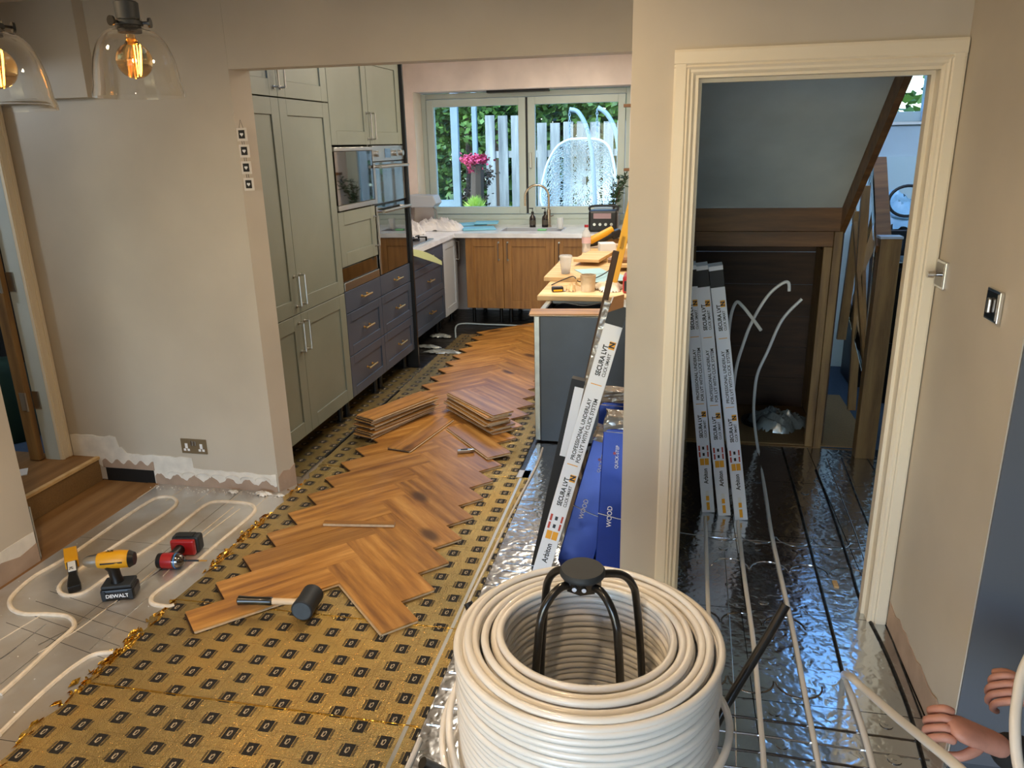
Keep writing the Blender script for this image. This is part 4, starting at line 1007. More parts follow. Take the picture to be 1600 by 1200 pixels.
# black and yellow hand tool
A, B = PZ(117, 922, .012), PZ(110, 860, .03); ex = (B-A).normalized(); T = frame(A, ex, Z.cross(ex)); L = (B-A).length
ft = thing('scraper_tool', 'black and yellow flat hand tool lying in the pipe bend', 'tool', T=T)
MB().prism([T @ Vector(q) for q in ((0, -.024, -.008), (.02, -.026, -.008), (L*.3, -.017, -.008), (L*.8, -.022, -.012), (L, -.026, -.022), (L, .026, -.022), (L*.8, .022, -.012), (L*.3, .017, -.008), (.02, .026, -.008), (0, .024, -.008))], T.to_3x3() @ Vector((0, 0, .028))).build('body', 'black', ft, bevel=.004)
MB().box(L*.62, L*.98, -.0265, .0265, -.018, .0215, T=T).build('yellow_shell', 'yellow', ft, bevel=.003)
MB().box(L*.36, L*.6, -.015, .015, .0, .0212, T=T).build('grip_label', 'paper', ft)
TT = T @ frame((L*.40, .010, .0216), (1, 0, 0), (0, 1, 0)) @ Matrix.Translation((0, -.014, 0)); text_mb('24', .016, TT, bold=.03).build('lettering', 'ink', ft)

# ================================================================== SOCKET, SWITCHES, WALL HANGING, PENDANTS
A = PY(282, 683, YM); B = PY(325, 708, YM)
sx0, sx1, sz0, sz1 = A.x, B.x, .192, .276
so = thing('double_socket', 'bronze double socket low on the wall left of the opening', 'socket', ((sx0+sx1)/2, YM, .23))
MB().box(sx0, sx1, YM-.006, YM-.0005, sz0, sz1).build('plate', 'pewter', so, bevel=.0015)
for s_ in (-1, 1):
    cx = (sx0+sx1)/2+s_*.044
    MB().box(cx-.008, cx+.008, YM-.0066, YM-.006, .222, .250).box(cx-.018, cx-.004, YM-.0066, YM-.006, .207, .220).box(cx+.004, cx+.018, YM-.0066, YM-.006, .207, .220).build('outlet', 'whiteink', so)
    MB().box((sx0+sx1)/2+s_*.009-.006, (sx0+sx1)/2+s_*.009+.006, YM-.011, YM-.006, .240, .264).build('rocker', 'steel', so, bevel=.001)
def switch(name, label, y0, y1, z0, z1, knob):
    t = thing(name, label, 'switch', (.85, (y0+y1)/2, (z0+z1)/2)); x = .8485
    MB().box(x-.012, x, y0, y1, z0, z1).build('plate', 'chrome', t, bevel=.003)
    MB().box(x-.014, x-.011, y0+.008, y1-.008, z0+.008, z1-.008).build('insert', 'darkchrome', t)
    yc, zc = (y0+y1)/2, (z0+z1)/2
    if knob: MB().cyl((x-.014, yc, zc), (x-.030, yc, zc), .006, 12).cyl((x-.030, yc, zc), (x-.048, yc, zc), .011, 16).build('dimmer_knob', 'chrome', t)
    else: MB().box(x-.024, x-.014, yc-.009, yc+.009, zc-.020, zc+.020).build('rocker', 'steel', t, bevel=.004)
switch('dimmer_switch', 'chrome dimmer switch with round knob beside the door frame', 2.610, 2.695, 1.283, 1.370, True)
switch('light_switch', 'chrome rocker switch plate on the right wall, nearer the camera', 2.175, 2.262, 1.272, 1.358, False)
hg = thing('heart_hanging', 'string of four framed white hearts hanging on the reveal corner', 'wall hanging', (-1.975, YM, 1.6))
hx = -1.985; hy = YM
cx = [PY(381, 210, YM-.012), PY(385, 236, YM-.012), PY(388, 262, YM-.012), PY(392, 288, YM-.012)]
for i, q in enumerate(cx):
    w_ = .025; s_ = .029; x, z = q.x-.012, q.z
    f = MB().box(x-w_, x+w_, YM-.010, YM-.0045, z-s_, z+s_).build('frame', plain('distressed_white_frame%d' % i, 'd9d2c8', .7), hg, bevel=.001)
    MB().box(x-w_*.62, x+w_*.62, YM-.0108, YM-.0095, z-s_*.62, z+s_*.66).build('dark_panel', 'ink', f)
    hp = []
    for k in range(24):
        t = 2*PI*k/24; hp.append((x+.0085*(math.sin(t)**3), YM-.0109, z+.009*(.8125*math.cos(t)-.3125*math.cos(2*t)-.125*math.cos(3*t)-.0625*math.cos(4*t))))
    MB().prism(hp, (0, -.0012, 0)).build('heart', 'whiteink', f)
sm = MB(); sm.tube([(cx[0].x-.024, YM-.007, cx[0].z+.025), (cx[0].x-.014, YM-.006, cx[0].z+.065), (cx[0].x-.002, YM-.007, cx[0].z+.025)], .0012, 5)
for i in range(3):
    for s_ in (-.010, .0): sm.tube([(cx[i].x-.012+s_+.004, YM-.007, cx[i].z-.024), (cx[i+1].x-.012+s_+.004, YM-.007, cx[i+1].z+.024)], .0012, 5)
sm.build('cord', 'rubber', hg)

def pendant(rim_px, depth, label, rad=.119, rot=0):
    c = Vector((0, 0, CAMH))+ray(*rim_px)*depth; t = thing('glass_pendant', label, 'lamp', c, group='glass bell pendant lamps')
    hgt = .176; prof = []
    for i in range(19):
        a = i/18; ang = a*PI/2
        prof.append((rad*(1.0-.0*a) if i == 0 else rad*(math.cos(ang)**.62)*.92+.035*(a) if i < 18 else .035, hgt*math.sin(ang)**1.08))
    prof = [(rad, 0), (rad*.992, .012)]+[(max(.036, rad*(math.cos(i/18*PI/2)**.55)*.955), hgt*math.sin(i/18*PI/2)) for i in range(2, 18)]+[(.034, hgt+.004), (.034, hgt+.022)]
    inn = [(r-.0022, z-.0012) for r, z in prof][::-1]; inn[0] = (prof[-1][0]-.0022, prof[-1][1]); inn[-1] = (rad-.0022, 0)
    mb = MB().lathe(prof+inn+[prof[0]], c, 48); sh = mb.build('shade', 'pendant_glass', t)
    x, y, z = c; zt = z+hgt
    MB().lathe([(.001, -.012), (.030, -.012), (.031, .004), (.036, .006), (.036, .016), (.030, .018), (.031, .062), (.026, .066), (.012, .068), (.012, .088), (.004, .09), (.001, .09)], (x, y, zt), 22).build('lamp_holder', 'rubber', t)
    for k in range(3):
        a = rot+k*2*PI/3; d = Vector((math.cos(a), math.sin(a), 0)); p = Vector((x, y, zt+.012))
        MB().cyl(p+d*.034, p+d*.052, .004, 8).cyl(p+d*.052, p+d*.058, .013, 14).build('thumbscrew', 'tubeblack', t)
    MB().cyl((x, y, zt+.088), (x, y, 2.40), .0028, 8).build('flex', 'black', t); MB().lathe([(.001, 2.42), (.05, 2.42), (.05, 2.40), (.001, 2.395)], (x, y, 0), 20).build('ceiling_rose', 'rubber', t)
    bc = Vector((x, y, zt-.082)); bp = [(.011, .066), (.013, .052), (.022, .040)]+[(.047*math.sin(a), .047*math.cos(a)) for a in [R(40)+R(140)*i/12 for i in range(12)]]+[(.001, -.047)]
    bl = MB().lathe(bp, bc, 28).build('bulb', 'bulb_glass', t)
    fm = MB()
    for k in range(4):
        a = rot+k*PI/4-.6; d = Vector((math.cos(a), math.sin(a), 0)); fm.cyl(bc+d*.016+Vector((0, 0, .034)), bc+d*.009+Vector((0, 0, -.028)), .0012, 6)
    fm.build('filament', 'filament', bl)
    MB().cyl(bc+Vector((0, 0, .03)), bc+Vector((0, 0, .055)), .008, 10).cyl(bc+Vector((0, 0, -.03)), bc+Vector((0, 0, .03)), .0018, 6).build('stem', 'brass', bl)
    light('pendant_glow', 'POINT', bc, 3.5, (1, .62, .28), .004)
    return t
pendant((219, 152), 2.13, 'clear glass bell pendant fully in view at the top left', .1185, .3)
pendant((6, 172), 1.86, 'clear glass bell pendant cut off by the left edge', .1185, 1.0)

# ================================================================== FLOOR PIPES
def on(pts, z=.002): return [PZ(u, v, z) for u, v in pts]
def fpipe(pts, r, mat, label, name='heating_pipe', n=6, z=.002, parent=None, grp=None, cat='pipe'):
    o = MB().tube(smooth_path(on(pts, z), n), r, 8).build(name, mat, parent)
    if parent is None: tag(o, label, cat, grp)
    else: o['kind'] = 'structure'
    return o
# left circuit (cream filled pipe) : world points derived from the ground
fpipe([(0, 1148), (60, 1093), (110, 1035), (172, 1020+3), (140+32, 1022)][:1]+[(0, 1147), (50, 1098), (95, 1058), (130, 1032), (152, 1022), (178, 1020)], .0095, 'grout', 'cream underfloor pipe curving out from under the gold underlay', z=.003)
fpipe([(0, 1086), (40, 1050), (80, 1012), (108, 988), (116, 978), (113, 968), (100, 962), (70, 960), (40, 960), (20, 953), (15, 940), (25, 925), (55, 900), (110, 868), (190, 812), (235, 783), (252, 777), (270, 778), (276, 786), (262, 800), (200, 840), (120, 893), (96, 912), (93, 924), (105, 931), (128, 928), (150, 915), (200, 878), (250, 845), (300, 805), (326, 787), (350, 784), (385, 787), (398, 794), (390, 808), (340, 850), (290, 893), (246, 925), (236, 936), (240, 944), (262, 948), (272, 946)], .0095, 'grout', 'long cream underfloor pipe looping across the left foil floor', z=.003, n=5)
gr = [[(365, 792), (270, 868), (200, 925), (120, 985), (60, 1020)], [(310, 850), (230, 905), (165, 952), (60, 1008)], [(375, 795), (310, 845), (255, 900)], [(230, 935), (190, 970), (140, 1016)], [(70, 958), (0, 1000)], [(72, 975), (20, 1016), (0, 1030)]]
for k, g in enumerate(gr): fpipe(g, .0022, 'grout' if k % 2 == 0 else 'foil', '', 'groove_line', 4, .0008, floor)
for k in range(4):
    x = -2.5; y = 2.04+.075*k; MB().tube([(x, y+.10, -.0002), (-1.95, y-.03, -.0002)], .0012, 5).build('groove_line', 'rubber', floor)['kind'] = 'structure'
for k in range(5): MB().box(-2.72+.17*k, -2.717+.17*k, 3.22, 3.40, .0001, .0012).build('groove_line', 'grout', floor)['kind'] = 'structure'
# right-hand channels: grey pipe in channels, black empty channels
fpipe([(1102, 808), (1104, 870), (1106, 935), (1110, 1010), (1112, 1100), (1112, 1300)], .0085, 'pipe', 'white underfloor pipe in the channel nearest the coil', z=.004)
fpipe([(1153, 815), (1163, 900), (1177, 1000), (1186, 1100), (1194, 1200), (1200, 1330)], .0085, 'pipe', 'white underfloor pipe in the second channel from the coil', z=.004)
def chan(pts, r, mat, z=.0006): fpipe(pts, r, mat, '', 'channel', 4, z, floor)
chan([(1222, 700), (1243, 770), (1272, 880), (1300, 985), (1316, 1050)], .007, 'sheet')
chan([(1275, 735), (1300, 800), (1328, 885), (1345, 940), (1384, 1020), (1420, 1110), (1445, 1200)], .007, 'sheet')
chan([(1292, 716), (1310, 765), (1336, 832), (1352, 880)], .0022, 'chrome'); chan([(1315, 716), (1340, 780), (1362, 832)], .005, 'sheet'); chan([(1354, 714), (1374, 748)], .004, 'sheet')
chan([(1130, 836), (1138, 940), (1148, 1100), (1150, 1200)], .002, 'chrome')
chan([(1062, 832), (1120, 840), (1250, 850), (1360, 860)], .002, 'chrome')
chan([(1384, 972), (1400, 1015), (1440, 1120)], .003, 'sheet')
# semicircular embossed loops between channels
def arcs(y, x0, n, w_, s_=1, mat='chrome'):
    for k in range(n):
        cx_ = x0+k*w_; pth = [(cx_+w_*.48*math.cos(a), y+s_*.07*math.sin(a), .0008) for a in [PI*i/10 for i in range(11)]]
        MB().tube(pth, .0028, 5).build('embossed_loop', mat, floor)['kind'] = 'structure'
arcs(2.30, .165, 3, .155, -1, 'darkchrome'); arcs(3.03, .30, 4, .16, 1); arcs(3.33, .28, 4, .16, -1); arcs(2.62, .16, 3, .155, 1, 'darkchrome')
for k in range(8):
    y = 1.60+.072*k; MB().tube([(-.10, y, .0006), (.30, y+.004, .001), (.60, y-.004, .0006), (.80, y-.01, .0006)], .0034, 5).build('embossed_groove', 'darkchrome' if k % 2 else 'chrome', floor)['kind'] = 'structure'
for k in range(9):
    y = 1.9+.085*k; MB().tube([(-.70, y, .0006), (-.40, y, .0006)], .0034, 5).build('embossed_groove', 'chrome' if k % 2 else 'foil', floor)['kind'] = 'structure'
for k in range(7):
    y = 2.72+.06*k; MB().tube([(-.66, y, .0006), (-.45, y, .0006)], .003, 5).build('embossed_groove', 'chrome' if k % 2 else 'foil', floor)['kind'] = 'structure'
for (u, v) in ((1182, 856), (1193, 940), (1315, 950), (1290, 863), (1210, 1112), (1222, 1163), (1385, 1132), (1398, 1187), (1258, 770), (1183, 752), (1130, 856)):
    p = PZ(u, v, .0008); MB().cyl(p, p+Vector((0, 0, .0022)), .020, 14).cyl(p+Vector((0, 0, .0022)), p+Vector((0, 0, .003)), .006, 8).build('fixing_washer', 'foil', floor)['kind'] = 'structure'
p = PZ(1305, 912, .0008); tag(MB().box(p.x-.009, p.x+.009, p.y-.03, p.y+.02, .0008, .005).build('wood_chip', 'ply', loc=p), 'small square wood chip on the foil near the doorway', 'wood chip')
# pale pipe along the right edge of the gold underlay
fpipe([(848, 700), (838, 728), (800, 800), (768, 868), (735, 935), (715, 985)], .006, 'pipe', 'grey pipe running along the right edge of the underlay', z=.004)
fpipe([(656, 1155), (648, 1175), (630, 1215), (600, 1290)], .0085, 'pipe', 'white pipe end by the underlay edge at the bottom', z=.005)
# pipe ends rising in the understairs cupboard mouth
def riser(pts, y0, y1, label, tail=None):
    P3 = []
    n = len(pts)
    for i, (u, v) in enumerate(pts): P3.append(PY(u, v, y0+(y1-y0)*i/(n-1)))
    if tail: P3 = tail+P3
    o = MB().tube(smooth_path(P3, 6), .008, 9).build('bare_pipe', 'pipe'); tag(o, label, 'pipe', None); return o
riser([(1137, 560), (1141, 500), (1150, 473), (1160, 478), (1176, 498), (1189, 516)], 4.0, 3.75, 'short bare pipe bending over to the right of the underlay boxes', [Vector((PZ(1145, 680, 0).x, 4.0, .0)), Vector((PY(1138, 640, 4.0).x, 4.0, .22))])
riser([(1148, 590), (1162, 536), (1177, 499), (1200, 462), (1222, 443), (1232, 442), (1233, 455)], 4.0, 4.0, 'tall bare pipe hooking over at the top in the cupboard mouth', [Vector((PZ(1150, 700, 0).x, 4.0, 0)), Vector((PY(1146, 650, 4.0).x, 4.0, .2))])
C0 = [(1184, 700), (1196, 770), (1207, 840), (1236, 970), (1258, 1085), (1280, 1200), (1300, 1330)]
low = on(C0, .006)
up = [PY(1179, 616, 4.3), PY(1184, 583, 4.3), PY(1200, 548, 4.3), PY(1222, 500, 4.3), PY(1253, 467, 4.3)]
o = MB().tube(smooth_path(up[::-1]+[PY(1178, 650, 4.35)]+low, 6), .0085, 9).build('heating_pipe', 'pipe'); tag(o, 'long white pipe from the cupboard mouth along the middle channel', 'pipe')

for i, (u, v, sx, sy, lab) in enumerate(((690, 551, .34, .09, 'long scrap of clear film on the membrane beside the plank tips'), (688, 526, .22, .10, 'crumpled clear film scrap under the hob drawers'), (668, 543, .26, .07, 'clear film scrap at the foot of the tall end panel'))):
    q = PZ(u, v, .005); blob('film_scrap', (q.x, q.y, .0055), (sx, sy, .03), 140+i, 'bagsilver', lab, 'wrapping', 20, group='film scraps by the units')
o = MB().tube(smooth_path([PZ(712, 527, .012), PZ(716, 507, .012), PZ(760, 507, .012), PZ(812, 509, .012), PZ(850, 512, .012)], 6), .008, 7).build('waste_pipe', 'greytube'); tag(o, 'grey pipe lying along the floor under the oak sink units', 'pipe')
# plaster crumbs and dust flakes
rnd = random.Random(91); cm_ = MB()
for k in range(420):
    if k < 170: x, y, s_ = rnd.uniform(-2.75, -1.96), YM-.03-abs(rnd.gauss(0, .03)), rnd.uniform(.002, .008)
    else: x, y, s_ = rnd.uniform(-2.7, -1.95), rnd.uniform(1.2, 3.35), rnd.uniform(.001, .0045)
    z = .0004; d = [Vector((rnd.uniform(-1, 1), rnd.uniform(-1, 1), 0))*s_ for _ in range(3)]; q = Vector((x, y, z)); cm_.add([q+d[0], q+d[1], q+d[2], q+Vector((0, 0, s_*.7))], [(0, 1, 3), (1, 2, 3), (2, 0, 3), (0, 2, 1)])
tag(cm_.build('plaster_crumbs', 'bandwhite'), 'white plaster crumbs scattered along the wall foot and left foil floor', 'debris', kind='stuff')
for i, (u, v, d_) in enumerate(((372, 770, .03), (415, 776, .045), (448, 772, .025))):
    q = PZ(u, v-6, .0); blob('plaster_chunk', (q.x, min(q.y, YM-.05), .0005), (d_*2, d_, d_*.5), 100+i, 'bandwhite', ('small white plaster chunk at the wall foot, left of three', 'largest white plaster chunk at the wall foot by the opening', 'white plaster chunk nearest the wall corner')[i], 'debris', 10)

# ================================================================== PIPE COIL ON DECOILER
CC = Vector((-.145, 1.402, 0)); ZT = .76; PR = .0082
coil = thing('pipe_coil', 'large coil of white plastic pipe on a black stand in the foreground', 'pipe coil', CC+Vector((0, 0, .26)))
rnd = random.Random(21); lev = int((ZT-.27)/(2*PR*1.0)); ro, ri = .283, .172; nr = 6; pit = (ro-ri)/(nr)
mb = MB()
for j in range(lev):
    z = ZT-PR-j*2*PR
    rings = range(nr) if j < 2 else (0, nr-1)
    for i in rings:
        rr = ri+PR+i*pit*1.02; seg = 88; ph1, ph2 = rnd.uniform(0, 6.28), rnd.uniform(0, 6.28); am = .0022 if j else .003
        zj = z+(-.004*(i % 2) if j == 0 else 0)+(rnd.uniform(-.002, .002) if j < 2 else 0)
        if j == 0 and i == nr-1: zj -= .004
        mb.tube([CC+Vector(((rr+am*math.sin(2*a+ph1)+am*.5*math.sin(3*a+ph2))*math.cos(a), (rr+am*math.sin(2*a+ph1))*math.sin(a), zj+.0035*math.sin(a+ph2)*(1 if j == 0 else .3))) for a in [2*PI*k/seg for k in range(seg)]], PR, 9, closed=True)
tag(mb.build('wound_pipe', 'pipe', coil, fixn=False), kind='stuff')
# loose outer turns sagging at the bottom
for (rr, zc, tilt, ph) in ((.302, .47, .10, 2.6), (.318, .40, .12, 2.9), (.305, .50, .07, -.35)):
    MB().tube([CC+Vector((rr*math.cos(a), rr*math.sin(a), zc+tilt*math.cos(a-ph))) for a in [2*PI*k/80 for k in range(80)]], PR, 9, closed=True).build('loose_turn', 'pipe', coil)
std = thing('decoiler_stand', 'black tubular decoiler stand with round cap inside the pipe coil', 'stand', CC)
kz = .885; kc = CC+Vector((-.012, .02, 0))
MB().lathe([(.001, kz+.012), (.044, kz+.012), (.048, kz+.007), (.048, kz), (.046, kz-.003), (.001, kz-.003)], kc, 36).build('cap', 'rubber', std)
hubm = MB().lathe([(.040, kz-.003), (.040, kz-.03), (.001, kz-.03)], kc, 8); hubm.build('hub', 'tubeblack', std)
for q in ((-.012, -.041), (.008, -.041)): MB().cyl(kc+Vector((q[0], q[1]+.004, kz-.015)), kc+Vector((q[0], q[1]-.003, kz-.015)), .005, 8).build('bolt', 'steel', std)
for k, a in enumerate((R(222), R(318), R(35), R(145))):
    d = Vector((math.cos(a), math.sin(a), 0)); r1 = (.105, .105, .13, .105)[k]
    pth = [kc+d*.035+Z*(kz-.018), kc+d*.055+Z*(kz-.016), kc+d*(r1*.75)+Z*(kz-.03), kc+d*(r1*.95)+Z*(kz-.06), kc+d*(r1*1.05)+Z*(kz-.11), kc+d*(r1*1.2)+Z*(kz-.30), kc+d*(r1*1.35)+Z*.22]
    MB().tube(smooth_path(pth, 5), .0088, 12).build('hoop_leg', 'tubeblack', std)
MB().lathe([(.16, .21), (.16, .235), (.145, .235), (.145, .21), (.16, .21)], CC, 32).build('base_ring', 'tubeblack', std)
for (px, tip) in (((1228, 945), .60), ((731, 942), .60), ((660, 1192), .56), (None, .5)):
    P_ = PZ(*px, tip) if px else CC+Vector((.30, -.36, .5))
    d = Vector((P_.x-CC.x, P_.y-CC.y, 0)); L = d.length; d.normalize()
    el = CC+d*(L-.06)+Z*(tip-.075)
    MB().tube(smooth_path([CC+d*.10+Z*.222, CC+d*.33+Z*.235, el-d*(L-.36)*.5-Z*(tip-.30)*.52, el, CC+d*L+Z*tip], 5), .0122, 12).build('arm', 'tubeblack', std)
    MB().tube([CC+d*.14+Z*.215, CC+d*.20+Z*.10, CC+d*.27+Z*.006], .010, 10).build('foot', 'tubeblack', std)

# ================================================================== LEANING UNDERLAY BOXES
def underlay_box(label, B, top, wid, dep, Ltot, group, facing=(0, -1, 0), twist=0):
    B = Vector(B); ey = (Vector(top)-B).normalized(); ex = ey.cross(Vector(facing)).normalized()
    ex = Matrix.Rotation(twist, 3, ey) @ ex
    T = frame(B, ex, ey)          # z = towards the camera side
    t = thing('underlay_box', label, 'box', T=T, group=group); h = wid/2
    MB().box(-h, h, 0, Ltot*.925, -dep, 0, T=T).build('carton', 'boxwhite', t, bevel=.0015, seg=1)
    MB().box(-h+.0005, h-.0005, Ltot*.925, Ltot*.985, -dep, -.0005, T=T).build('dark_end', 'ink', t)
    MB().box(-h, h, Ltot*.985, Ltot, -dep, -.0002, T=T).build('white_flap', 'boxwhite', t)
    sc_ = Ltot/1.25
    def fr(s, x): return T @ frame((x*wid/.062, s*sc_, .0006), (0, 1, 0), (-1, 0, 0))
    k = sc_*.93
    m1 = MB(); hgt = .0175*wid/.062
    for s0 in (.415, .958):
        text_mb('SECURA LVT', hgt*.95, fr(s0, .002), m1, bold=.034, squeeze=.130*k/text_w('SECURA LVT', hgt*.95, .034))
        text_mb('CLICK SMART', hgt*.66, fr(s0, .0205), m1, bold=.020, squeeze=.098*k/text_w('CLICK SMART', hgt*.66, .020))
    text_mb('PROFESSIONAL UNDERLAY', hgt*.8, fr(.612, .000), m1, bold=.020, squeeze=.272*k/text_w('PROFESSIONAL UNDERLAY', hgt*.8, .020))
    text_mb('FOR LVT WITH CLICK SYSTEM', hgt*.8, fr(.606, .0205), m1, bold=.020, squeeze=.283*k/text_w('FOR LVT WITH CLICK SYSTEM', hgt*.8, .020))
    text_mb('Arbiton', hgt*1.15, fr(.165, .010), m1, bold=.026, squeeze=.090*k/text_w('Arbiton', hgt*1.15, .026))
    m1.build('lettering', 'ink', t)
    def rect(nm, s0, s1, x0, x1, mat): MB().box(x0*wid/.062, x1*wid/.062, s0*sc_, s1*sc_, .0003, .0009, T=T).build(nm, mat, t)
    for s0 in (.415, .958):
        rect('orange_square', s0+.108, s0+.138, .004, .025, 'orange')
        mm = MB(); text_mb('N', hgt*1.1, T @ frame((.0225*wid/.062, (s0+.113)*sc_, .0012), (0, 1, 0), (-1, 0, 0)), mm, bold=.04); mm.build('lettering', 'ink', t)
    rect('orange_rule', .590, .593, -.019, .019, 'orange'); rect('orange_rule', .922, .925, -.019, .019, 'orange')
    rect('orange_block', .268, .304, -.021, -.001, 'orange'); rect('orange_block', .268, .304, .001, .021, 'orange')
    for s0 in (.312, .346):
        rect('red_pictogram', s0, s0+.028, -.024, -.016, 'redink'); rect('red_pictogram', s0, s0+.028, .016, .023, 'redink')
        rect('black_pictogram', s0+.006, s0+.022, -.006, .004, 'ink')
    rect('orange_icon', .016, .060, -.006, .009, 'orange'); rect('orange_icon', .070, .096, -.006, .009, 'orange'); rect('white_icon', .097, .124, -.006, .009, 'paper')
    return t
def text_w(txt, height, bold=.034):
    if (txt, bold) not in _tx: text_mb(txt, height, Matrix.Identity(4), MB(), bold=bold)
    return max(q.x for q in _tx[(txt, bold)][0])*height/.72
# kitchen box leaning on the partition corner
underlay_box('open white underlay box leaning left of the partition, behind the coil', (-.4915, 2.657, .0), (-.4915+.255, 2.657+.095, .962), .068, .075, 1.245, None)
o = MB().prism([(-.215, 2.70, 1.17), (-.160, 2.70, 1.19), (-.158, 2.70, 1.235), (-.195, 2.70, 1.225)], (0, .01, 0)).build('carton_flap', 'cardboard'); tag(o, 'brown cardboard flap at the top of the leaning open box', 'carton flap')
dB = thing('dark_carton', 'black and white underlay box standing behind the leaning open one', 'box', (-.53, 2.80, 0))
_b = PZ(839, 885, 0); _t = PY(903, 597, 2.82); Bd = _b; _e = (_t-_b).normalized(); Td = frame(Bd, _e.cross(Vector((0, -1, 0))), _e)
MB().box(-.026, .026, 0, .90, -.03, 0, T=Td).build('carton', 'ink', dB); MB().box(-.008, .028, .56, .87, -.032, .002, T=Td).build('white_side', 'boxwhite', dB)
# hall boxes
for i, lab in enumerate(('leftmost of the three leaning underlay boxes in the hall, partly behind the door frame', 'middle of the three leaning underlay boxes in the hall', 'right-hand of the three leaning underlay boxes in the hall')):
    bu = ((1107, 801), (1132, 806), (1158.5, 813))[i]; tp_ = ((1078, 434), (1096, 427), (1120, 434))[i]
    B = PZ(*bu); t_ = PY(*tp_, 3.40); underlay_box(lab, B, t_, .060, .07, 1.25, 'underlay boxes leaning in the hall')
# blue wood packs
def pack(label, bl, tl, y0, y1, wid, dep, text=True):
    A = PY(*bl, y0); B = PY(*tl, y1); ey = (B-A).normalized(); A = A+ey*((.002-A.z)/ey.z); L = (B-A).length; ex = ey.cross(Vector((0, -1, 0))).normalized(); T = frame(A, ex, ey)
    t = thing('flooring_pack', label, 'pack', T=T, group='blue wrapped flooring packs')
    MB().box(0, wid, 0, L*.93, -dep, 0, T=T).build('pack', 'bluewrap', t, bevel=.004)
    mb = MB(); rnd_ = random.Random(int(bl[0])); n = 12
    vs = []
    for j in range(5):
        for i in range(n):
            a = i/n; pt = [(0, 0), (1, 0), (1, -1), (0, -1)]; k = int(a*4); f = a*4-k; p0, p1 = pt[k], pt[(k+1) % 4]
            x = (p0[0]+(p1[0]-p0[0])*f)*wid; z = (p0[1]+(p1[1]-p0[1])*f)*dep; sh_ = 1-.1*j/4
            vs.append(T @ Vector((wid/2+(x-wid/2)*sh_*1.02+rnd_.uniform(-.008, .008)*(j > 0), L*.91+L*.09*j/4, -dep/2+(z+dep/2)*sh_*1.02+rnd_.uniform(-.008, .008)*(j > 0))))
    fs = [(j*n+i, j*n+(i+1) % n, (j+1)*n+(i+1) % n, (j+1)*n+i) for j in range(4) for i in range(n)]+[[4*n+i for i in range(n)]]
    mb.add(vs, fs); mb.build('clear_wrap', 'polythene', t)
    if text:
        m1 = MB(); text_mb('WOOD', .020, T @ frame((.055, L*.34, .0012), (0, 1, 0), (-1, 0, 0)), m1, bold=.01); text_mb('QUICK-STEP', .013, T @ frame((.066, L*.70, .0012), (0, 1, 0), (-1, 0, 0)), m1, bold=.012); m1.build('lettering', 'whiteink', t)
        MB().cyl(T @ Vector((.05, L*.79, .0004)), T @ Vector((.05, L*.79, .0014)), .006, 12).build('red_dot_logo', 'red', t)
    MB().tube([T @ Vector(q) for q in ((-.001, L*.42, .002), (wid*.5, L*.40, .003), (wid, L*.39, .002))], .0016, 5).build('strap', 'paper', t)
    return t
pack('blue wrapped flooring pack standing against the partition edge', (930, 880), (944, 650), 2.84, 2.84, .16, .09)
pack('blue wrapped flooring pack slanting behind the leaning white box', (868, 885), (932, 668), 2.97, 3.02, .15, .08)
pack('shorter crinkled blue pack at the back of the leaning group', (925, 800), (938, 610), 3.16, 3.18, .16, .09, False)
blob('plastic_wrap', (-.35, 3.12, .0), (.16, .2, .50), 33, 'polythene', 'tangle of brownish clear plastic wrap between the white box and blue packs', 'wrapping', 26)
# level & long strips
A = PY(950, 470, 2.95); 
def lean(name, label, cat, bl, tl, yb, yt, w_, d_, mat, to_floor=True, extra=0, parts=None):
    A = PY(*bl, yb); B = PY(*tl, yt); e = (B-A).normalized()
    if to_floor: A = A+e*((.012-A.z)/e.z)
    o = thing(name, label, cat, A); MB().bar(A, B+e*extra, w_, d_, (0, -1, 0)).build('body', mat, o, bevel=.003)
    return o, A, B, e
lv, A, B, e = lean('spirit_level', 'long yellow spirit level standing on the boards and leaning right', 'spirit level', (954, 458), (986, 325), 5.06, 5.20, .055, .024, 'yellowp', to_floor=False, extra=.22)
MB().bar(A+e*.30+Vector((.0, -.014, 0)), A+e*.38+Vector((.0, -.014, 0)), .022, .004, (0, -1, 0)).build('vial', 'clear', lv)
lean('timber_strip', 'long dark brown timber strip leaning beside the yellow level', 'strip', (925, 560), (963, 392), 3.26, 3.2, .026, .012, plain('dark_brown_strip', '4a3626', .6))
lean('plastic_sleeve', 'long clear plastic covered strip leaning behind the white box', 'strip', (893, 700), (950, 470), 3.10, 3.08, .03, .02, 'polythene')

# ================================================================== HALL
struct('wall_hall_left', MB().box(.021, .035, YP+.10, 5.22, 0, 3.8), 'soffit')
YB = 4.48
us = thing('trim_2', 'oak framed opening of the cupboard under the stairs', None, (.5, YB, 0), kind='structure')
MB().box(.036, .905, YB, YB+.04, 1.262, 1.388).build('upper_beam', 'stairoak', us, bevel=.002)
MB().box(.036, .86, YB+.006, YB+.046, 1.178, 1.260).build('lower_beam', 'stairoak', us, bevel=.002)
MB().box(.862, .905, YB, YB+.05, 0, 1.260).build('post', 'stairoakz', us, bevel=.002)
MB().box(.815, .860, YB+.008, YB+.05, 0, 1.176).build('door_lining', 'stairoakz', us, bevel=.002)
MB().box(.036, .135, YB+.008, YB+.05, 0, 1.176).build('door_lining', 'stairoakz', us, bevel=.002)
cb = thing('trim_3', 'dark timber-lined cupboard under the stairs', None, (.5, 5, 0), kind='structure')
M['innerwood'] = wood('cupboard_wood', '3a2616', '4a3220', '583c28', .6, 'X', .8, rnd=False, knots=False)
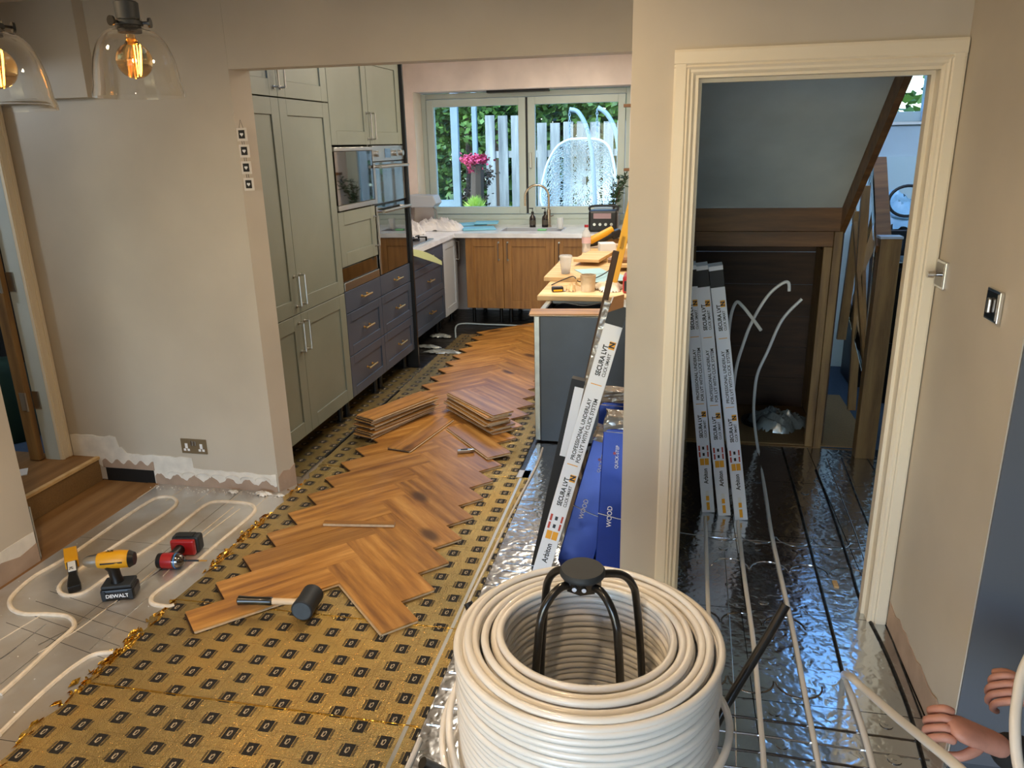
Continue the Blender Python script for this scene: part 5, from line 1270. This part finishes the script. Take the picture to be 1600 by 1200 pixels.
for k in range(6): MB().box(.05, .90, 5.20, 5.215, .005+k*.21, .005+k*.21+.207).build('back_board', 'innerwood', cb)
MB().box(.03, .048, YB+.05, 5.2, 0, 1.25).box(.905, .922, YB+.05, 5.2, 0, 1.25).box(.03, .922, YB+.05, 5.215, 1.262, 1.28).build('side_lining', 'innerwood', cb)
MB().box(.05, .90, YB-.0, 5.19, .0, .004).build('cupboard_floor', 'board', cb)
MB().box(.89, .903, 4.86, 5.15, .05, 1.1).build('cupboard_door_edge', 'stairoakz', cb)
# soffit rising toward the camera & stringer
dz, dy = (2.0-1.386), (3.68-4.48); sl = Vector((0, dy, dz)); top = Vector((0, YB, 1.389))+sl*1.55
struct('ceiling_soffit', MB().prism([(.036, YB, 1.389), (.036, top.y, top.z), (.036, top.y, top.z+.06), (.036, YB+.05, 1.45)], (.85, 0, 0)), 'soffit', 'sloping underside of the stairs')
strg = thing('trim_4', 'oak staircase with sloping stringer and glass balustrade', None, (.92, 4.4, 0), kind='structure')
e = sl.normalized()
MB().prism([(.888, YB+.03, 1.17), (.888, YB+.03, 1.43), (.888, top.y, top.z+.03), (.888, top.y, top.z-.20)][:0] or [(.888, YB+.02, 1.25), Vector((.888, YB+.02, 1.25))+Vector((0, top.y-YB, top.z-1.389)), Vector((.888, YB+.02, 1.25))+Vector((0, top.y-YB, top.z-1.389))+Vector((0, 0, .30)), (.888, YB+.02, 1.55)], (.030, 0, 0)).build('stringer', 'stairoak', strg, bevel=.002)
# stairs going up beyond (treads over soffit)
for k in range(7):
    q = Vector((.10, YB, 1.46))+sl*(k*.22); MB().box(.10, .885, q.y-.20, q.y+.05, q.z+.17, q.z+.20).build('tread', 'stairoak', strg)
# lower flight and newel on the right
nw = PZ(1348, 713); nt_ = PY(1385, 372, nw.y)
MB().box(nw.x-.052, nw.x+.052, nw.y-.04, nw.y+.04, 0, nt_.z).build('newel_post', 'stairoakz', strg, bevel=.003)
MB().box(nw.x-.056, nw.x+.056, nw.y-.044, nw.y+.044, nt_.z, nt_.z+.012).build('newel_cap', 'white_cab', strg)
# handrail from newel up and away to the left (appears as slanted bar), second rail and glass
pA = PY(1383, 372, nw.y); pB = PY(1374, 250, 5.2); MB().bar(pA-Vector((0, 0, .06)), pB, .075, .045, (0, 0, 1)).build('handrail', 'stairoak', strg, bevel=.003)
pA = PY(1345, 600, nw.y+.05); 
gl = MB().prism([PY(1322, 480, 5.0), PY(1348, 590, nw.y+.06), PY(1368, 380, nw.y+.06), PY(1362, 255, 5.0)], (.008, 0, 0)).build('glass_panel', 'balus', strg)
MB().bar(PY(1332, 300, 5.0), PY(1352, 590, nw.y+.05), .020, .04, (0, -1, 0)).build('glass_trim', 'stairoakz', strg)
MB().bar(PY(1353, 290, 4.75), PY(1330, 640, 4.75), .045, .03, (0, -1, 0)).build('rear_post', 'stairoakz', strg)
MB().bar(PY(1342, 330, 4.9), PY(1314, 530, 4.9), .05, .03, (0, -1, 0)).build('rear_post', 'stairoakz', strg)
# hall walls + window
HY = 6.3
mhw = MB(); wx0, wx1, wz0, wz1 = 1.2, PY(1456, 180, HY).x+.02, PY(1420, 190, HY).z, 3.6
mhw.box(.0, wx0, HY, HY+.2, 0, 3.8); mhw.box(wx1, 3.6, HY, HY+.2, 0, 3.8); mhw.box(wx0, wx1, HY, HY+.2, 0, wz0)
struct('wall_hall_back', mhw, 'paint_blue')
struct('wall_hall_right', MB().box(3.4, 3.5, 2.15, HY, 0, 3.8).box(.95, 3.4, YP, YP+.1, 0, 2.9), 'paint_blue')
struct('ceiling_hall', MB().box(-.1, 3.5, 2.82, HY+.2, 3.8, 3.9), 'ceiling')
hl = PY(1400, 245, HY-.02); MB().box(.9, 3.4, HY-.02, HY-.001, 0, hl.z).build('lower_panel', plain('pale_aqua_board', 'c4d6d4', .5), bpy.data.objects['wall_hall_back'])['kind'] = 'structure'
hw = thing('window_2', 'aluminium hall window high above the stairs', None, (2, HY, 2.4), kind='structure')
wrect('outer_frame', wx0, wx1, wz0, wz1, .07, HY+.04, HY+.12, 'alu', hw); MB().box(wx0+.06, wx1-.06, HY+.075, HY+.085, wz0+.06, wz1-.06).build('pane', 'pane', hw)
MB().box(wx0-.02, wx1+.02, HY-.03, HY+.04, wz0-.02, wz0).build('sill', 'white', hw)
b_p = PY(1449, 182, HY+.03); bx = MB().box(b_p.x-.045, b_p.x+.045, HY+.0, HY+.035, wz0+.001, wz0+.16).build('sensor_box', plain('pale_blue_sensor', 'a9c4e0', .5), loc=(b_p.x, HY, wz0), bevel=.004)
tag(bx, 'small pale blue sensor box standing on the hall window sill', 'sensor')
# things against the hall back
sb = thing('steel_bin', 'shiny ribbed steel bin beyond the newel post', 'bin', PZ(1398, 600, 0)); c = Vector((PY(1390, 560, 5.5).x+.05, 5.5, .006))
MB().lathe([(.001, .42), (.15, .42), (.17, .95), (.175, .96), (.168, .965), (.165, .95), (.14, .44), (.001, .44)], c, 28).build('body', 'bin', sb); MB().lathe([(.001, 0), (.16, 0), (.16, .42), (.001, .42)], c, 20).build('plinth', 'black', sb); MB().lathe([(.166, .90), (.172, .90), (.172, .915), (.166, .915)], c, 28).build('band', 'black', sb)
pbk = PY(1400, 470, 5.6); blb = thing('storage_crate', 'dark crate stacked above the steel bin', 'crate', (pbk.x, 5.75, .9))
MB().box(pbk.x-.20, pbk.x+.25, 5.72, 6.1, 0.004, 1.14).build('body', 'black', blb, bevel=.01)
for k in range(5): MB().box(pbk.x-.18+.08*k, pbk.x-.13+.08*k, 5.713, 5.72, 1.0, 1.1).build('rib', 'rubber', blb)
blob('plastic_bag', (pbk.x+.02, 5.9, 1.141), (.48, .34, .26), 44, plain('pale_blue_bag', '9fd0ee', .3), 'pale blue plastic bag on the dark crate beyond the balustrade', 'bag', 30)
o = MB().tube([Vector((pbk.x+.02+.12*math.cos(a), 5.70, 1.33+.10*math.sin(a))) for a in [2*PI*k/30 for k in range(27)]], .010, 8).build('cable', 'cyl_cable'); tag(o, 'coiled black cable over the pale blue bag', 'cable')
o = blob('foil_bag', (PZ(1215, 672).x, PZ(1215, 672).y+.05, .005), (.34, .26, .12), 51, 'bagsilver', 'crumpled silver bag on the cupboard floor', 'bag', 26)
o = MB().lathe([(.14, 0), (.14, .02), (.11, .025), (.11, 0), (.14, 0)], (.62, 4.86, .0055), 24).build('cable_reel', 'black', loc=(.62, 4.86, .005)); tag(o, 'flat black coil of cable on the cupboard floor under the silver bag', 'cable')
pbx = PY(1098, 220, 3.9); tag(MB().box(.0365, .09, 3.7, 3.98, 1.50, 1.78).build('meter_box', 'soffit', loc=(.1, 3.85, 1.6), bevel=.004), 'pale meter box high on the hall left wall', 'box')

# ================================================================== GARDEN
struct('floor_garden', MB().box(-14, 8, 8.5, 30, -.45, -.35), 'soil', 'garden ground beyond the kitchen window')
gf = thing('garden_fence', 'weathered grey vertical board fence behind the hanging chair', 'fence', (-1, 12, -.35))
for k in range(20):
    x = -2.86+k*.20; yy = 12.0; top_ = PY(770, 194, 12).z + (.12 if k < 3 else 0)+random.uniform(-.01, .01)
    MB().box(x, x+.145, yy, yy+.022, -.34, top_ + (.0 if k % 2 else .0)).build('fence_board', 'fence', gf)
for z in (.35, 1.55): MB().box(-2.88, 1.1, 12.024, 12.049, z, z+.10).build('rail', 'fence', gf)
# second lower fence, trellis posts, bench wall at left
for i, (u, lab) in enumerate(((716, 'tall pale grey garden post left of the red maple'), (746, 'slim grey garden post behind the red maple'))):
    p = PY(u, 330, 11.0+i); tag(MB().box(p.x-.05+.015*i, p.x+.05-.015*i, p.y-.04, p.y+.04, -.35, 3.2).build('garden_post', 'greypost', loc=(p.x, p.y, -.35)), lab, 'post')
rw = thing('garden_wall', 'low timber sleeper wall at the left of the garden', 'wall', (-5.0, 12.5, -.35))
for k in range(5): MB().box(-7.5, -3.45, 12.4+.0*k, 12.6, -.35+k*.25, -.11+k*.25).build('sleeper', 'greypost', rw)
def foliage(name, c, rx, ry, rz, n, size, mat, label, seed, trunk=True, group=None, base=-.35):
    rnd_ = random.Random(seed); t = thing(name, label, 'tree' if trunk else 'shrub', (c[0], c[1], base), group=group); mb = MB(); cl = []
    for k in range(max(6, n//130)):
        d = Vector((rnd_.gauss(0, 1), rnd_.gauss(0, 1), rnd_.gauss(0, 1))).normalized()*rnd_.uniform(.45, 1.0)**.6
        cl.append(Vector((c[0]+d.x*rx, c[1]+d.y*ry, c[2]+d.z*rz)))
    for k in range(n):
        q = cl[k % len(cl)]; s0 = .30; p = q+Vector((rnd_.gauss(0, rx*s0), rnd_.gauss(0, ry*s0), rnd_.gauss(0, rz*s0*.8)))
        d = Vector((rnd_.gauss(0, 1), rnd_.gauss(0, 1), rnd_.gauss(0, .7))).normalized()*size*rnd_.uniform(.6, 1.4); s_ = d.cross(Vector((rnd_.gauss(0, 1), rnd_.gauss(0, 1), 1))).normalized()*size*.4
        mb.add([p-d*.5, p+s_, p+d*.5, p-s_], [(0, 1, 2, 3)])
    tag(mb.build('foliage', mat, t, fixn=False), kind='stuff')
    if trunk: MB().tube([(c[0], c[1], base), (c[0]+.05, c[1], c[2]-rz*.2), (c[0], c[1], c[2]+rz*.4)], [.12, .09, .03], 8).build('trunk', 'trunk', t)
    return t
foliage('garden_tree', (-.9, 14.2, 2.9), 1.5, .7, .8, 4200, .13, 'tree', 'dense conifer hanging over the fence behind the chair', 61)
foliage('garden_tree', (1.2, 14.4, 2.8), 1.2, .7, .8, 2500, .13, 'tree', 'dark evergreen over the fence at the far right', 62)
foliage('garden_tree', (-3.1, 14.0, 2.7), 1.0, .6, .9, 3000, .12, 'tree', 'green tree standing at the left end of the fence', 63)
foliage('garden_tree', (-4.7, 13.6, 1.9), .8, .5, 1.4, 3600, .11, 'tree', 'tall leafy hedge tree at the left of the window view', 64)
foliage('garden_tree', (-3.9, 15.0, 3.2), .8, .4, .45, 900, .13, 'treey', 'yellow-leaved tree in the gap behind the grey posts', 65)
foliage('hedge', (-2.2, 17.5, 1.4), 7.0, .9, 2.3, 15000, .30, 'tree', 'broad dark hedge closing the garden', 66, False)
foliage('red_maple', (PY(740, 256, 10.8).x, 10.8, PY(740, 256, 10.8).z), .15, .12, .11, 900, .05, 'maple', 'small red-leaved maple left of the fence', 67)
foliage('red_maple', (PY(752, 300, 11.3).x, 11.3, PY(752, 296, 11.3).z), .22, .2, .30, 500, .05, 'trunk', 'dark purple shrub under the red maple', 68, False)
# potted lime shrub on a white planter outside
c = PY(744, 331, 9.3); lp = thing('planter', 'white planter with lime green spiky plant outside the window', 'planter', (c.x, 9.3, -.35))
MB().box(c.x-.10, c.x+.10, 9.2, 9.4, -.35, c.z+.02).build('pot', 'white', lp, bevel=.01)
mb = MB(); rnd = random.Random(70)
for k in range(240):
    a = rnd.uniform(0, 6.28); L = rnd.uniform(.08, .20); el = rnd.uniform(.5, 1.5); d = Vector((math.cos(a)*math.cos(el), math.sin(a)*math.cos(el), math.sin(el))); q = Vector((c.x+rnd.uniform(-.05, .05), 9.3+rnd.uniform(-.05, .05), c.z+.02)); s_ = d.orthogonal().normalized()*.008; mb.add([q-s_, q+d*L*.5-s_, q+d*L, q+d*L*.5+s_, q+s_], [(0, 1, 2, 3, 4)])
tag(mb.build('foliage', 'shrub', lp, fixn=False), kind='stuff')
# hanging egg chair
hc = thing('hanging_chair', 'white rattan hanging egg chair on a grey frame outside the window', 'hanging chair', (PY(905, 330, 10.3).x, 10.3, -.35))
def HP(u, v, y=10.3): return PY(u, v, y)
MB().tube(smooth_path([HP(890, 171), HP(903, 175), HP(915, 195), HP(921, 218), HP(926, 250), HP(930, 330), HP(930, 420)], 5), .028, 10).build('frame_arm', 'greytube', hc)
MB().tube(smooth_path([HP(934, 168), HP(948, 178), HP(960, 200), HP(966, 230), HP(969, 280), HP(970, 420)], 5), .028, 10).build('frame_arm', 'greytube', hc)
for (u, v0, v1) in ((890, 172, 217), (933, 170, 216)):
    ch = MB(); n = 9
    for k in range(n):
        p = HP(u, v0+(v1-v0)*(k+.5)/n); q = HP(u, v0+(v1-v0)*(k+.5)/n, 10.3); r_ = .022
        ch.tube([p+Vector((math.cos(a)*.012*(1 if k % 2 else .3), math.cos(a)*.012*(.3 if k % 2 else 1), math.sin(a)*.024)) for a in [2*PI*i/8 for i in range(8)]], .0045, 5, closed=True)
    ch.build('chain', 'greytube', hc)
rim = [(890, 218), (905, 217), (933, 218), (950, 228), (958, 250), (963, 285), (962, 310), (955, 328), (935, 345), (905, 352), (870, 345), (850, 325), (845, 305), (850, 275), (858, 250), (872, 228)]
rim3 = [HP(u, v) for u, v in rim]; sp = smooth_path(rim3+[rim3[0]], 4)[:-1]
MB().tube(sp, .018, 8, closed=True).build('rim', 'rattan', hc)
cen = HP(908, 285); lat = MB(); nr_, na = 13, len(sp)
def shell(i, j):
    f = i/nr_; p = sp[j % na]; q = cen+(p-cen)*math.sin(f*PI/2); return q+Vector((0, .55*math.cos(f*PI/2), 0))
rnd = random.Random(77)
for i in range(1, nr_):
    for j in range(0, na):
        for (di, dj) in ((1, 1), (1, -1)):
            if rnd.random() < .93:
                a0, b0 = shell(i, j)+Vector((rnd.uniform(-.02, .02), 0, rnd.uniform(-.02, .02))), shell(i+di, j+dj)
                lat.tube([a0, b0], .0062, 4, cap=False)
tag(lat.build('rattan_weave', 'rattan', hc, fixn=False), kind='stuff')
MB().lathe([(.001, 0), (.45, 0), (.46, .03), (.001, .04)], (hc.location.x, 10.5, -.349), 28).build('stand_base', 'greytube', hc)

# ================================================================== PERSON (mostly outside the frame) holding a pipe
def D(u, v, d): return Vector((0, 0, CAMH))+ray(u, v)*d
def skin_body(name, verts, edges, radii, mat, parent, root=0, sub=2):
    me = bpy.data.meshes.new(name); inv = W[parent.name].inverted(); me.from_pydata([inv @ v for v in verts], edges, [])
    ob = bpy.data.objects.new(name, me); C.objects.link(ob); ob.parent = parent; W[ob.name] = W[parent.name]
    ob.modifiers.new('s', 'SKIN'); sb_ = ob.modifiers.new('u', 'SUBSURF'); sb_.levels = sb_.render_levels = sub
    for i, r in enumerate(radii): me.skin_vertices[0].data[i].radius = (r, r) if not isinstance(r, tuple) else r
    me.skin_vertices[0].data[root].use_root = True; me.materials.append(M[mat])
    dg = bpy.context.evaluated_depsgraph_get(); ev = ob.evaluated_get(dg); nm = bpy.data.meshes.new_from_object(ev); ob.modifiers.clear(); ob.data = nm
    for p in nm.polygons: p.use_smooth = True
    if not nm.materials: nm.materials.append(M[mat])
    return ob
per = thing('person', 'person in a black sweater crouching at the right edge, hands on the white pipe', 'person', (1.35, 1.35, 0))
w1 = D(1545, 1158, 1.62); k1 = D(1490, 1135, 1.62); e1 = D(1690, 1230, 1.66)
w2 = D(1622, 1092, 1.72); k2 = D(1592, 1080, 1.72); e2 = D(1760, 1180, 1.86)
sh1 = Vector((1.05, 1.15, .98)); sh2 = Vector((1.36, 1.42, .98)); ch_ = Vector((1.28, 1.22, .95)); pel = Vector((1.48, 1.05, .42)); nk = Vector((1.18, 1.32, 1.08))
kn1 = Vector((1.15, 1.22, .16)); kn2 = Vector((1.42, 1.62, .42)); an1 = Vector((1.55, .98, .07)); an2 = Vector((1.45, 1.55, .08)); ft1 = Vector((1.68, .92, .06)); ft2 = Vector((1.28, 1.68, .05)); hd = Vector((1.10, 1.42, 1.22))
vs = [pel, (pel+ch_)/2, ch_, nk, sh1, e1, w1+(e1-w1)*.06, sh2, e2, w2+(e2-w2)*.06]
ed = [(0, 1), (1, 2), (2, 3), (2, 4), (4, 5), (5, 6), (2, 7), (7, 8), (8, 9)]
skin_body('sweater', vs, ed, [.15, .14, .15, .062, .075, .054, .042, .075, .052, .040], 'sleeve', per)
hip1 = pel+Vector((-.08, -.04, 0)); hip2 = pel+Vector((.02, .10, 0))
skin_body('trousers', [pel+Vector((0, 0, -.01)), hip1, kn1, an1, hip2, kn2, an2], [(0, 1), (1, 2), (2, 3), (0, 4), (4, 5), (5, 6)], [.145, .10, .075, .05, .10, .075, .05], 'trouser', per)
skin_body('boot', [an1, ft1], [(0, 1)], [.05, .045], 'black', per); skin_body('boot', [an2, ft2], [(0, 1)], [.05, .045], 'black', per)
def hand(w_, k_, up, curl, parent, thumb_side=1):
    f = (k_-w_).normalized(); up = (Vector(up)-f*f.dot(Vector(up))).normalized(); s_ = f.cross(up)
    vs = [w_-f*.05, w_, w_+f*.045, k_+f*.02]; ed = [(0, 1), (1, 2), (2, 3)]; rd_ = [(.030, .026), (.031, .024), (.042, .021), (.044, .019)]
    palm = skin_body('hand', vs, ed, rd_, 'skin', parent)
    fm_v, fm_e, fm_r = [], [], []
    for i in range(4):
        o_ = s_*(i-1.5)*.0205; base = k_+f*.008+o_; L = (.040, .046, .043, .033)[i]
        b0 = len(fm_v); a0 = f; p = base-f*.012; pts = [p, base+f*.012]
        ang = 0
        for q in range(3):
            ang += curl; dd_ = f*math.cos(ang)-up*math.sin(ang); pts.append(pts[-1]+dd_*L*(.95, .65, .5)[q])
        skin_body('finger', pts, [(j, j+1) for j in range(4)], [.010, .0100, .0092, .0085, .0072], 'skin', palm, sub=1)
    tb = w_+f*.03+s_*thumb_side*.030; pts = [w_+f*.02+s_*thumb_side*.015, tb, tb+(f*.6+s_*thumb_side*.5-up*.4).normalized()*.036, tb+(f*.6+s_*thumb_side*.5-up*.4).normalized()*.036+(f*.7-up*.7).normalized()*.03]
    skin_body('thumb', pts, [(0, 1), (1, 2), (2, 3)], [.015, .013, .0115, .009], 'skin', palm, sub=1)
    return palm
hand(w1, k1, (-.1, -.5, .9), 1.15, per, -1)
hand(w2, k2, (-.5, -.3, .8), 1.0, per, 1)
# head
T = Matrix.Translation(hd) @ Matrix.Rotation(R(140), 4, 'Z') @ Matrix.Rotation(R(35), 4, 'X')
hdm = MB().lathe([(.001, -.12), (.035, -.115), (.055, -.09), (.068, -.04), (.076, .0), (.078, .04), (.070, .08), (.045, .11), (.001, .12)], n=22, T=T @ Matrix.Diagonal((.95, 1.2, 1, 1)))
hh = hdm.build('head', 'skin', per); skin_body('neck', [nk-Vector((0, 0, .04)), (nk+hd)/2+Vector((.02, -.02, -.03))], [(0, 1)], [.052, .05], 'skin', per)
MB().lathe([(.079, .0), (.082, .04), (.075, .085), (.048, .118), (.001, .128)], n=22, T=T @ Matrix.Translation((0, -.006, 0)) @ Matrix.Diagonal((.98, 1.2, 1, 1))).build('hair', 'hair', hh)
MB().tube([T @ Vector((0, .088, .01)), T @ Vector((0, .112, -.022)), T @ Vector((0, .09, -.03))], [.008, .013, .008], 8).build('nose', 'skin', hh)
for s_ in (-1, 1):
    MB().ball(T @ Vector((s_*.03, .080, .012)), .012, 8).build('eye', 'whiteink', hh); MB().ball(T @ Vector((s_*.03, .0905, .012)), .004, 6).build('pupil', 'ink', hh)
    MB().ball(T @ Vector((s_*.075, .0, -.005)), .02, 8, sc_=(.4, .8, 1.4)).build('ear', 'skin', hh)
MB().tube([T @ Vector((-.022, .083, -.058)), T @ Vector((0, .089, -.06)), T @ Vector((.022, .083, -.058))], .005, 6).build('mouth', 'redink', hh)
# the pipe: out of the channel, up past the hands, and its hanging loop at the right edge
pp = [PZ(1372, 1240, .010), PZ(1362, 1190, .010), PZ(1345, 1130, .010), PZ(1330, 1085, .012), PZ(1318, 1056, .022), D(1326, 1056, 2.10), D(1352, 1078, 1.95), D(1400, 1120, 1.72), D(1450, 1160, 1.50), D(1500, 1202, 1.34), D(1555, 1260, 1.25), D(1600, 1300, 1.22)]
up = [D(1640, 1290, 1.25), D(1612, 1250, 1.3), D(1592, 1200, 1.34), D(1586, 1140, 1.38), D(1590, 1090, 1.42), D(1602, 1040, 1.46), D(1640, 980, 1.5), D(1700, 960, 1.5), D(1760, 1010, 1.5), D(1790, 1120, 1.5)]
o = MB().tube(smooth_path(pp+[D(1700, 1360, 1.25), D(1760, 1280, 1.4)][:0], 8), .0098, 12).build('heating_pipe', 'pipe'); tag(o, 'white pipe rising from the floor channel past the hand at bottom right', 'pipe')
TT_a = D(1440, 1152, 1.54); 
o = MB().tube(smooth_path(up, 8), .0095, 12).build('pipe_loop', 'pipe'); tag(o, 'curved white pipe loop at the right edge in front of the second hand', 'pipe')

for o in list(bpy.data.objects):
    if o.name.startswith('lettering'): o['kind'] = 'stuff'
